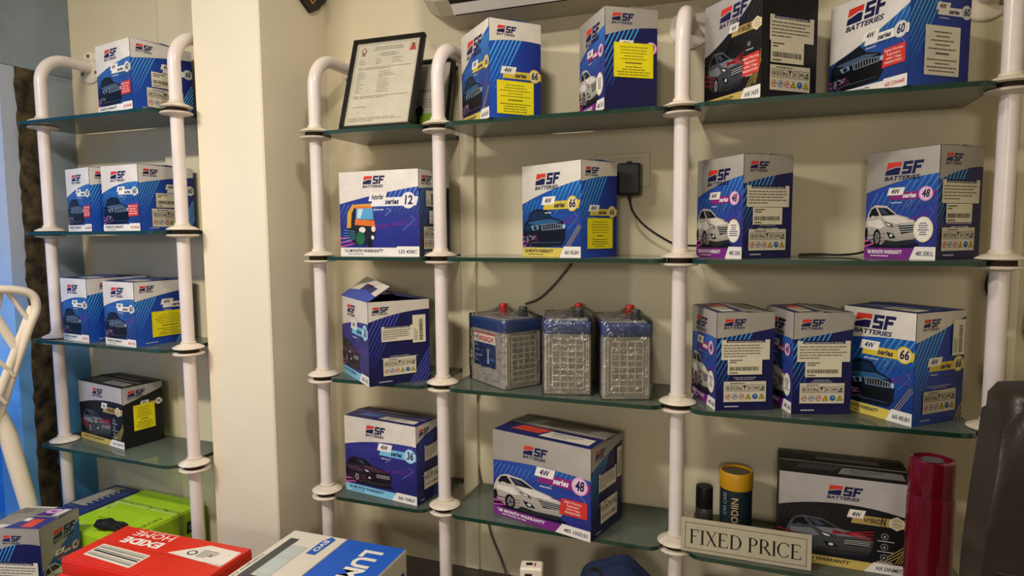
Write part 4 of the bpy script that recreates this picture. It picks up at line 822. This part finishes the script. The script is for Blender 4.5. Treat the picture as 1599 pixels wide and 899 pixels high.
mat('can_yellow', 'c89418', .4); mat('can_navy', '1c2a34', .4); mat('can_metal', '6a665c', .4, .6)
cn = empty('cardboard_tube', (-.024, .085, HM[3]+G2), 0, 'dark navy cardboard tube with a yellow rim behind the sign', 'tube')
lathe('body', [(.0372, 0), (.0375, .003), (.0375, .125)], 'can_navy', cn); lathe('rim', [(.0385, .122), (.0388, .125), (.0388, .160), (.037, .163), (.034, .163), (.034, .157), (.0, .156)], 'can_yellow', cn); lathe('lid', [(.0338, .1565), (.0338, .158), (0, .1585)], 'can_metal', cn)
c = Cv(.236, .125); c.text('PRODIIN', .118+.012, .02, .016, 'c8a878', 1, .02, 0, rot=PI/2, w=.085); c.text('CAR CARE', .118-.016, .06, .010, '8aa0a8', 1, .01, 0, rot=PI/2, w=.055)
c.build('lettering', lambda u, v, o: ((.0378+o)*math.sin((u-.118)/.0378-.15), -(.0378+o)*math.cos((u-.118)/.0378-.15), v), cn)
bk = empty('spray_bottle', (-.098, .09, HM[3]+G2), 0, 'small black capped bottle behind the left end of the sign', 'bottle')
lathe('cap', [(.0205, .058), (.0208, .062), (.0205, .108), (.0195, .111), (.0, .1115)], 'black_plastic', bk); lathe('body', [(.0205, 0), (.021, .002), (.021, .054), (.0195, .058)], 'can_metal', bk)
mt = mat('bottle_red', '84102e', .12, 0, .5); b = mt.node_tree.nodes['Principled BSDF']; b.inputs['Transmission Weight'].default_value = .5; b.inputs['IOR'].default_value = 1.4
mat('bottle_steel', 'a8a8a8', .3, .9)
rb = empty('water_bottle', (.318, -.185, -.95), 0, 'translucent red water bottle in front of the bottom right shelf', 'bottle')
lathe('body', [(.034, 0), (.0375, .006), (.0385, .02), (.0385, .525), (.037, .535)], 'bottle_red', rb, n=36); lathe('lid', [(.0365, .534), (.0375, .540), (.0375, .592), (.036, .598), (.030, .600), (.029, .595), (0, .595)], 'bottle_red', rb, n=36); lathe('lid_badge', [(.018, .5955), (.018, .597), (0, .5975)], 'bottle_steel', rb)
c = Cv(.06, .05); c.text('H2', .02, .01, .022, 'd8c8c4', 1, .0)
c.build('lettering', lambda u, v, o: ((.0387+o)*math.sin((u-.005)/.0387), -(.0387+o)*math.cos((u-.005)/.0387), v+.345), rb)

# ------------------------------------------------------------------ counter items in the foreground
mat('box_red', 'd8301c', .4, 0, .4, .08, 12); mat('box_lime', 'b0dc28', .4, 0, .4, .06, 12); mat('box_white', 'd9d2c2', .45, 0, .35, .05, 10); mat('dark_blue_box', '2a3a70', .45)
TZ = -.9495
def plainbox(name, x0, x1, y0, y1, h, m_, label, cat, rz=0, group=None, z=TZ):
    root = empty(name, ((x0+x1)/2, (y0+y1)/2, z), rz, label, cat, group); hw, hd = (x1-x0)/2, (y1-y0)/2
    box('body', (-hw, -hd, 0), (hw, hd, h-.003), m_, root, .004, 2)
    for sgn in (-1, 1):
        bm = bmesh.new(); abox(bm, (-hw+.002, .0006 if sgn > 0 else -hd+.001, h-.004), (hw-.002, hd-.001 if sgn > 0 else -.0006, h), .001); fromb('lid_flap', bm, m_, root)
    return root, hw, hd
er, hw, hd = plainbox('inverter_battery_box', -1.545, -1.135, -.515, -.335, .245, 'box_red', 'red battery box with white lettering upside down on its lid', 'box', .03, 'red boxes on the counter')
c = Cv(2*hw, 2*hd); c.rect(.003, .003, 2*hw-.006, 2*hd-.006, 'd8301c', 0)     # seen from the counter's far side: the lettering reads from the wall
def flipT(t, x, y, s, col, ly, **k): c.text(t, x, y, s, col, ly, rot=PI, **k)
c.line([(.003, .09), (2*hw-.003, .09)], .0014, '9c2416', 1); flipT('EXIDE', .185, .132, .026, 'f4ece4', 2, bold=.06, w=.125); flipT('HOME', .185, .168, .026, 'f4ece4', 2, bold=.0, w=.125); flipT('powerful backup', .185, .180-.004, .006, 'f4ece4', 2, bold=.01, w=.10)
c.poly([(.035, .03), (.20, .015), (.20, .075), (.035, .085)], 'e4dccc', 1)
for k in range(6): c.poly([(.04, .036+.008*k), (.195, .022+.009*k), (.195, .022+.009*k+(.003 if k % 2 else .006)), (.04, .036+.008*k+(.003 if k % 2 else .006))], '3c3c3a' if k in (2, 3) else '8c8a80', 2)
c.poly([(.225, .10), (.40, .085), (.40, .155), (.30, .160)], 'e8e0d2', 1); c.ell(.285, .118, .014, .011, '4a4844', 2); c.ell(.285, .118, .009, .007, 'e8e0d2', 3); c.dashes(.305, .135, .05, 5, .007, .003, '4a4844', 2); c.ell(.34, .12, .004, .004, 'd8402c', 2)
c.build('lid_print', lambda u, v, o: (u-hw, v-hd, .245+o), er)
er2, hw2, hd2 = plainbox('inverter_battery_box', -1.52, -1.12, -.705, -.528, .218, 'box_red', 'second red battery box in front of the lettered red one', 'box', .03, 'red boxes on the counter')
c = Cv(2*hw2, 2*hd2); c.rect(.003, .003, 2*hw2-.006, 2*hd2-.006, 'd8301c', 0); c.poly([(.03, .12), (.07, .115), (.07, .125), (.03, .13)], 'f0e8dc', 1); c.build('lid_print', lambda u, v, o: (u-hw2, v-hd2, .218+o), er2)
gr, hw3, hd3 = plainbox('battery_box', -1.935, -1.655, -.272, .018, .150, 'box_lime', 'lime green battery box under the left alcove shelves', 'box', -.04)
c = Cv(2*hw3, 2*hd3); c.rect(0.003, 0.003, 2*hw3-.006, 2*hd3-.006, 'b0dc28', 0); c.text('AMARON', .262, .03, .018, '28401c', 2, bold=.0, w=.12, rot=PI/2); c.text('AMARON', .03, .12, .018, 'd8e8a0', 2, bold=.02, w=.10, rot=PI/2); c.dashes(.10, .06, .05, 2, .01, .005, 'eef4d8', 1); c.dashes(.06, .085, .06, 1, 1, .004, '4c6420', 1); c.dashes(.02, .03, .07, 2, .01, .005, 'eef4d8', 1); c.rect(.003, .18, .274, .012, 'c4e46a', 1); c.line([(.15, .2), (.16, .185), (.15, .18)], .003, '28401c', 1)
c.build('lid_print', lambda u, v, o: (u-hw3, v-hd3, .150+o), gr)
c = Cv(2*hd3, .15); c.para(.215, .075, .06, .038, .004, '1c1c1c', 1); c.text('QC', .225, .085, .016, 'd8e4a0', 2, .0); c.build('end_print', lambda u, v, o: (hw3+o, u-hd3, v), gr)
bm = bmesh.new(); abox(bm, (-hw3-.0012, .045, .002), (hw3+.0012, .058, .1515)); tpb = fromb('strap', bm, FILM, gr)
bl, hw4, hd4 = plainbox('battery_box', -2.068, -1.945, -.16, .02, .150, 'dark_blue_box', 'dark blue and grey battery box left of the lime green one', 'box', -.04)
c = Cv(2*hw4, 2*hd4); c.poly([(.01, .02), (.06, .02), (.07, .165), (.02, .165)], 'a8a49c', 1)
for k in range(8): c.poly([(.06, .02+.018*k), (.085, .026+.018*k), (.06, .034+.018*k)], 'a8a49c', 1)
c.build('lid_print', lambda u, v, o: (u-hw4, v-hd4, .150+o), bl)
mat('glove', '15161a', .7, 0, .3, .2, 40, .4, 120)
gv = empty('work_glove', (-1.775, -.235, -.7985), .2, 'small black crumpled glove on the lime green box', 'glove')
bm = bmesh.new(); bmesh.ops.create_icosphere(bm, subdivisions=3, radius=1)
for v in bm.verts: v.co = Vector((v.co.x*.034*(1+.15*math.sin(6*v.co.y)), v.co.y*.022, .0155+v.co.z*.015*(1+.2*math.sin(5*v.co.x))))
fromb('palm', bm, 'glove', gv, True)
for k in range(3): tube('finger', [(.02, -.010+.010*k, .014), (.045, -.016+.015*k, .012), (.058, -.02+.018*k, .007)], [.0075, .007, .005], 'glove', gv, 8)
lb = empty('inverter_box', (-.93, -.43, TZ), .025, 'white and blue inverter box with big white lettering on the counter', 'box')
hw5, hd5, h5 = .163, .215, .250
box('body', (-hw5, -hd5, 0), (hw5, hd5, h5-.002), 'box_white', lb, .003, 2)
for sgn in (-1, 1):
    bm = bmesh.new(); abox(bm, (-hw5+.001 if sgn < 0 else .0158, -hd5+.001, h5-.003), (.0150 if sgn < 0 else hw5-.001, hd5-.001, h5), .0008); fromb('lid_flap', bm, 'box_white', lb)
c = Cv(2*hw5, 2*hd5)
c.rect(.163, .002, .161, .426, '1c5cc4', 1); c.line([(.161, .0), (.161, .43)], .0016, '5c6470', 2)
c.text('LUMINOUS', .235, .395, .050, 'ece6d8', 3, bold=.05, rot=-PI/2, w=.34); c.dashes(.205, .2, .02, 1, 1, .01, 'c8d4ec', 2)
c.poly([(.105, .335), (.130, .335), (.135, .415), (.118, .425), (.105, .40)], '1c5cb8', 2); c.text('EVO', .111, .405, .015, 'f0ece4', 3, bold=.03, rot=-PI/2, w=.055)
c.poly([(.020, .20), (.045, .20), (.045, .39), (.020, .39)], '4a4a48', 2); c.poly([(.045, .22), (.092, .22), (.092, .36), (.045, .36)], 'bcc4be', 2); c.poly([(.030, .15), (.10, .15), (.10, .215), (.030, .215)], '3c4048', 3); c.text('intelligent home UPS', .008, .30, .007, '4a4844', 2, bold=.0, rot=-PI/2, w=.17); c.line([(.05, .3), (.088, .3)], .001, '8c948e', 3)
c.build('lid_print', lambda u, v, o: (u-hw5, v-hd5, h5+o), lb)
c = Cv(2*hd5, h5); c.rect(.33, .03, .085, .17, '1c3c8c', 1); c.text('EVO', .372, .135, .026, 'e8e4d8', 2, bold=.0, w=.07, al='c'); c.poly([(.24, .03), (.32, .03), (.32, .205), (.26, .19)], '24408c', 1)
c.build('side_print', lambda u, v, o: (hw5+o, u-hd5, v), lb)

dv = empty('card_reader', (-.487, -.105, -.9495), .25, 'small white device with a dark window and red lettering on the counter', 'card reader')
box('body', (-.028, -.012, 0), (.028, .030, .205), 'white_plastic', dv, .006, 3); dv.rotation_euler = (0, 0, .25)
c = Cv(.056, .205); c.rect(.012, .180, .018, .012, '1c1c1c', 1); c.text('PAY', .030, .135, .012, 'c8402c', 1, .02, w=.016, rot=0); c.dashes(.012, .165, .03, 2, .008, .003, 'c8402c', 1); c.ell(.042, .186, .002, .002, 'c8402c', 1)
c.build('face_print', lambda u, v, o: (u-.028, -.012-o, v), dv)
c = Cv(.04, .03); c.rect(.006, .010, .016, .012, '1c1c1c', 1); c.rect(.026, .006, .004, .016, 'c8402c', 1); c.build('top_print', lambda u, v, o: (u-.020, v-.006, .205+o), dv)
mat('navy_cloth', '1f2c4c', .85, 0, .2, .2, 30, .5, 200)
bm = bmesh.new()
bmesh.ops.create_icosphere(bm, subdivisions=4, radius=1)
r = random.Random(2)
for v in bm.verts:
    x, y, z = v.co; k = .085 if x > 0 else .065
    sx = math.copysign(abs(x)**.7, x); z2 = math.copysign(abs(z)**.6, z)
    hgt = .115*(1-.25*max(0, sx)+.08*math.sin(5*sx+1)+.04*math.sin(9*y))
    v.co = Vector((sx*.10, y*.06, .118+z2*hgt*(1 if z > 0 else 1.02)))
bag = fromb('body', bm, 'navy_cloth', None, True)
bgr = empty('cloth_bag', (-.275, -.075, -.938), .15, 'navy blue cloth bag on the counter below the middle shelf', 'bag'); bag.parent = bgr
tube('strap', smoothpath([(-.085, -.035, .08), (-.088, -.03, .16), (-.06, -.02, .215), (-.03, -.045, .19)]), .006, 'black_plastic', bgr, 8, (1.6, .6))
pk = empty('leaflet_box', (-.035, .0, -.9495), .1, 'white box with red print under the fixed price sign', 'box')
box('body', (-.055, -.04, 0), (.075, .06, .155), 'box_white', pk, .003, 2)
c = Cv(.13, .10)
for k in range(4): c.dashes(.02, .06-.014*k, .09, 1, 1, .007, 'b8302c', 1)
c.build('lid_print', lambda u, v, o: (u-.055, v-.04, .155+o), pk)

# ------------------------------------------------------------------ white plastic chair in the doorway
mat('chair_plastic', 'e6dccb', .45, 0, .4, .04, 12)
wc = empty('plastic_chair', (-2.068, -.462, -.941), 1.257, 'white plastic chair with a lattice back beside the street doorway', 'chair')
rim = smoothpath([(-.115, .03, .44), (-.156, .02, .575), (-.205, 0, .73), (-.228, -.005, .80), (-.205, -.01, .845), (-.10, -.02, .862), (0, -.022, .865), (.10, -.02, .862), (.205, -.01, .845), (.228, -.005, .80), (.205, 0, .73), (.156, .02, .575), (.115, .03, .44)], 6)
tube('back_rim', rim, .0125, 'chair_plastic', wc, 10, (1.0, 1.3))
for s_ in (-1, 1):
    for a, b in (((.03, .44), (.035, .855)), ((.05, .44), (.145, .852)), ((.085, .45), (.222, .80)), ((.10, .855), (.185, .655)), ((.03, .80), (.165, .60)), ((.03, .70), (.14, .525)), ((.16, .855), (.213, .75))):
        tube('lattice_slat', smoothpath([(s_*a[0], .0, a[1]), (s_*(a[0]+b[0])/2, .002, (a[1]+b[1])/2), (s_*b[0], .004, b[1])], 4), .0095, 'chair_plastic', wc, 8, (1.25, .7))
bm = bmesh.new(); aprism(bm, [(-.11, .02), (.11, .02), (.17, .36), (.14, .39), (-.14, .39), (-.17, .36)], .425, .445); fromb('seat', bm, 'chair_plastic', wc)
for sx, y0, y1, xb in ((-1, .03, -.03, .20), (1, .03, -.03, .20), (-1, .34, .37, .17), (1, .34, .37, .17)):
    tube('leg', [(sx*.125, y0, .50 if y0 < .1 else .43), (sx*.145, y0-.005, .42), (sx*(.15+xb)/2, (y0+y1)/2, .21), (sx*xb, y1, .0)], [.020, .024, .023, .018], 'chair_plastic', wc, 12, (1, .8))

# ------------------------------------------------------------------ leather office chair at the right
mat('leather', '261e18', .36, 0, .35, .2, 14, .08, 260); mat('stitch', '1c1714', .6)
oc = empty('office_chair', (.47, -.66, FL), -.05, 'dark brown leather office chair back at the right edge', 'chair')
outline = [(-.222, .70), (-.222, .90), (-.219, 1.08), (-.214, 1.15), (-.209, 1.21), (-.206, 1.25), (-.206, 1.274), (-.196, 1.288), (-.10, 1.297), (0, 1.30)]
outline = outline+[(-a, b) for a, b in outline[-2::-1]]
bm = bmesh.new(); aprism(bm, outline, -.045, .045, 'y'); es = [e for e in bm.edges if abs(e.verts[0].co.y-e.verts[1].co.y) < 1e-6]; bmesh.ops.bevel(bm, geom=es, offset=.022, segments=4, affect='EDGES', profile=.5)
o = fromb('backrest', bm, 'leather', oc, True)
for z in (1.085, 1.02, .92, .82): tube('seam', [(-.205, -.0445, z), (-.1, -.0455, z-.004), (.1, -.0455, z-.004), (.205, -.0445, z)], .003, 'stitch', oc, 6)
bm = bmesh.new(); abox(bm, (-.25, -.50, .43), (.25, -.03, .54), .04, 3); fromb('seat', bm, 'leather', oc, True)
box('seat_bracket', (-.05, -.3, .40), (.05, .07, .44), 'black_plastic', oc, .008); box('back_bracket', (-.04, .043, .42), (.04, .07, .9), 'black_plastic', oc, .006)
lathe('gas_lift', [(.03, .10), (.03, .25), (.022, .26), (.022, .41)], 'black_plastic', oc, (0, -.25, 0), 16)
for k in range(5):
    a = k*2*PI/5+.3; q = tube('base_arm', [(0, -.25, .11), (.3*math.cos(a), -.25+.3*math.sin(a), .07)], [.028, .018], 'black_plastic', oc, 8); lathe('caster', [(.012, -.018), (.028, -.015), (.028, .015), (.012, .018)], 'black_plastic', q, (.3*math.cos(a), -.25+.3*math.sin(a), .029), 14, 'y')
for s_ in (-1, 1): tube('armrest', smoothpath([(s_*.24, -.05, .52), (s_*.29, -.07, .66), (s_*.29, -.28, .68), (s_*.25, -.35, .52)]), .018, 'black_plastic', oc, 10, (1.3, 1))

# ------------------------------------------------------------------ lift everything so the floor is z = 0
for o in list(bpy.data.objects):
    if o.parent is None and o.type not in ('CAMERA', 'LIGHT'): o.location.z += Z0
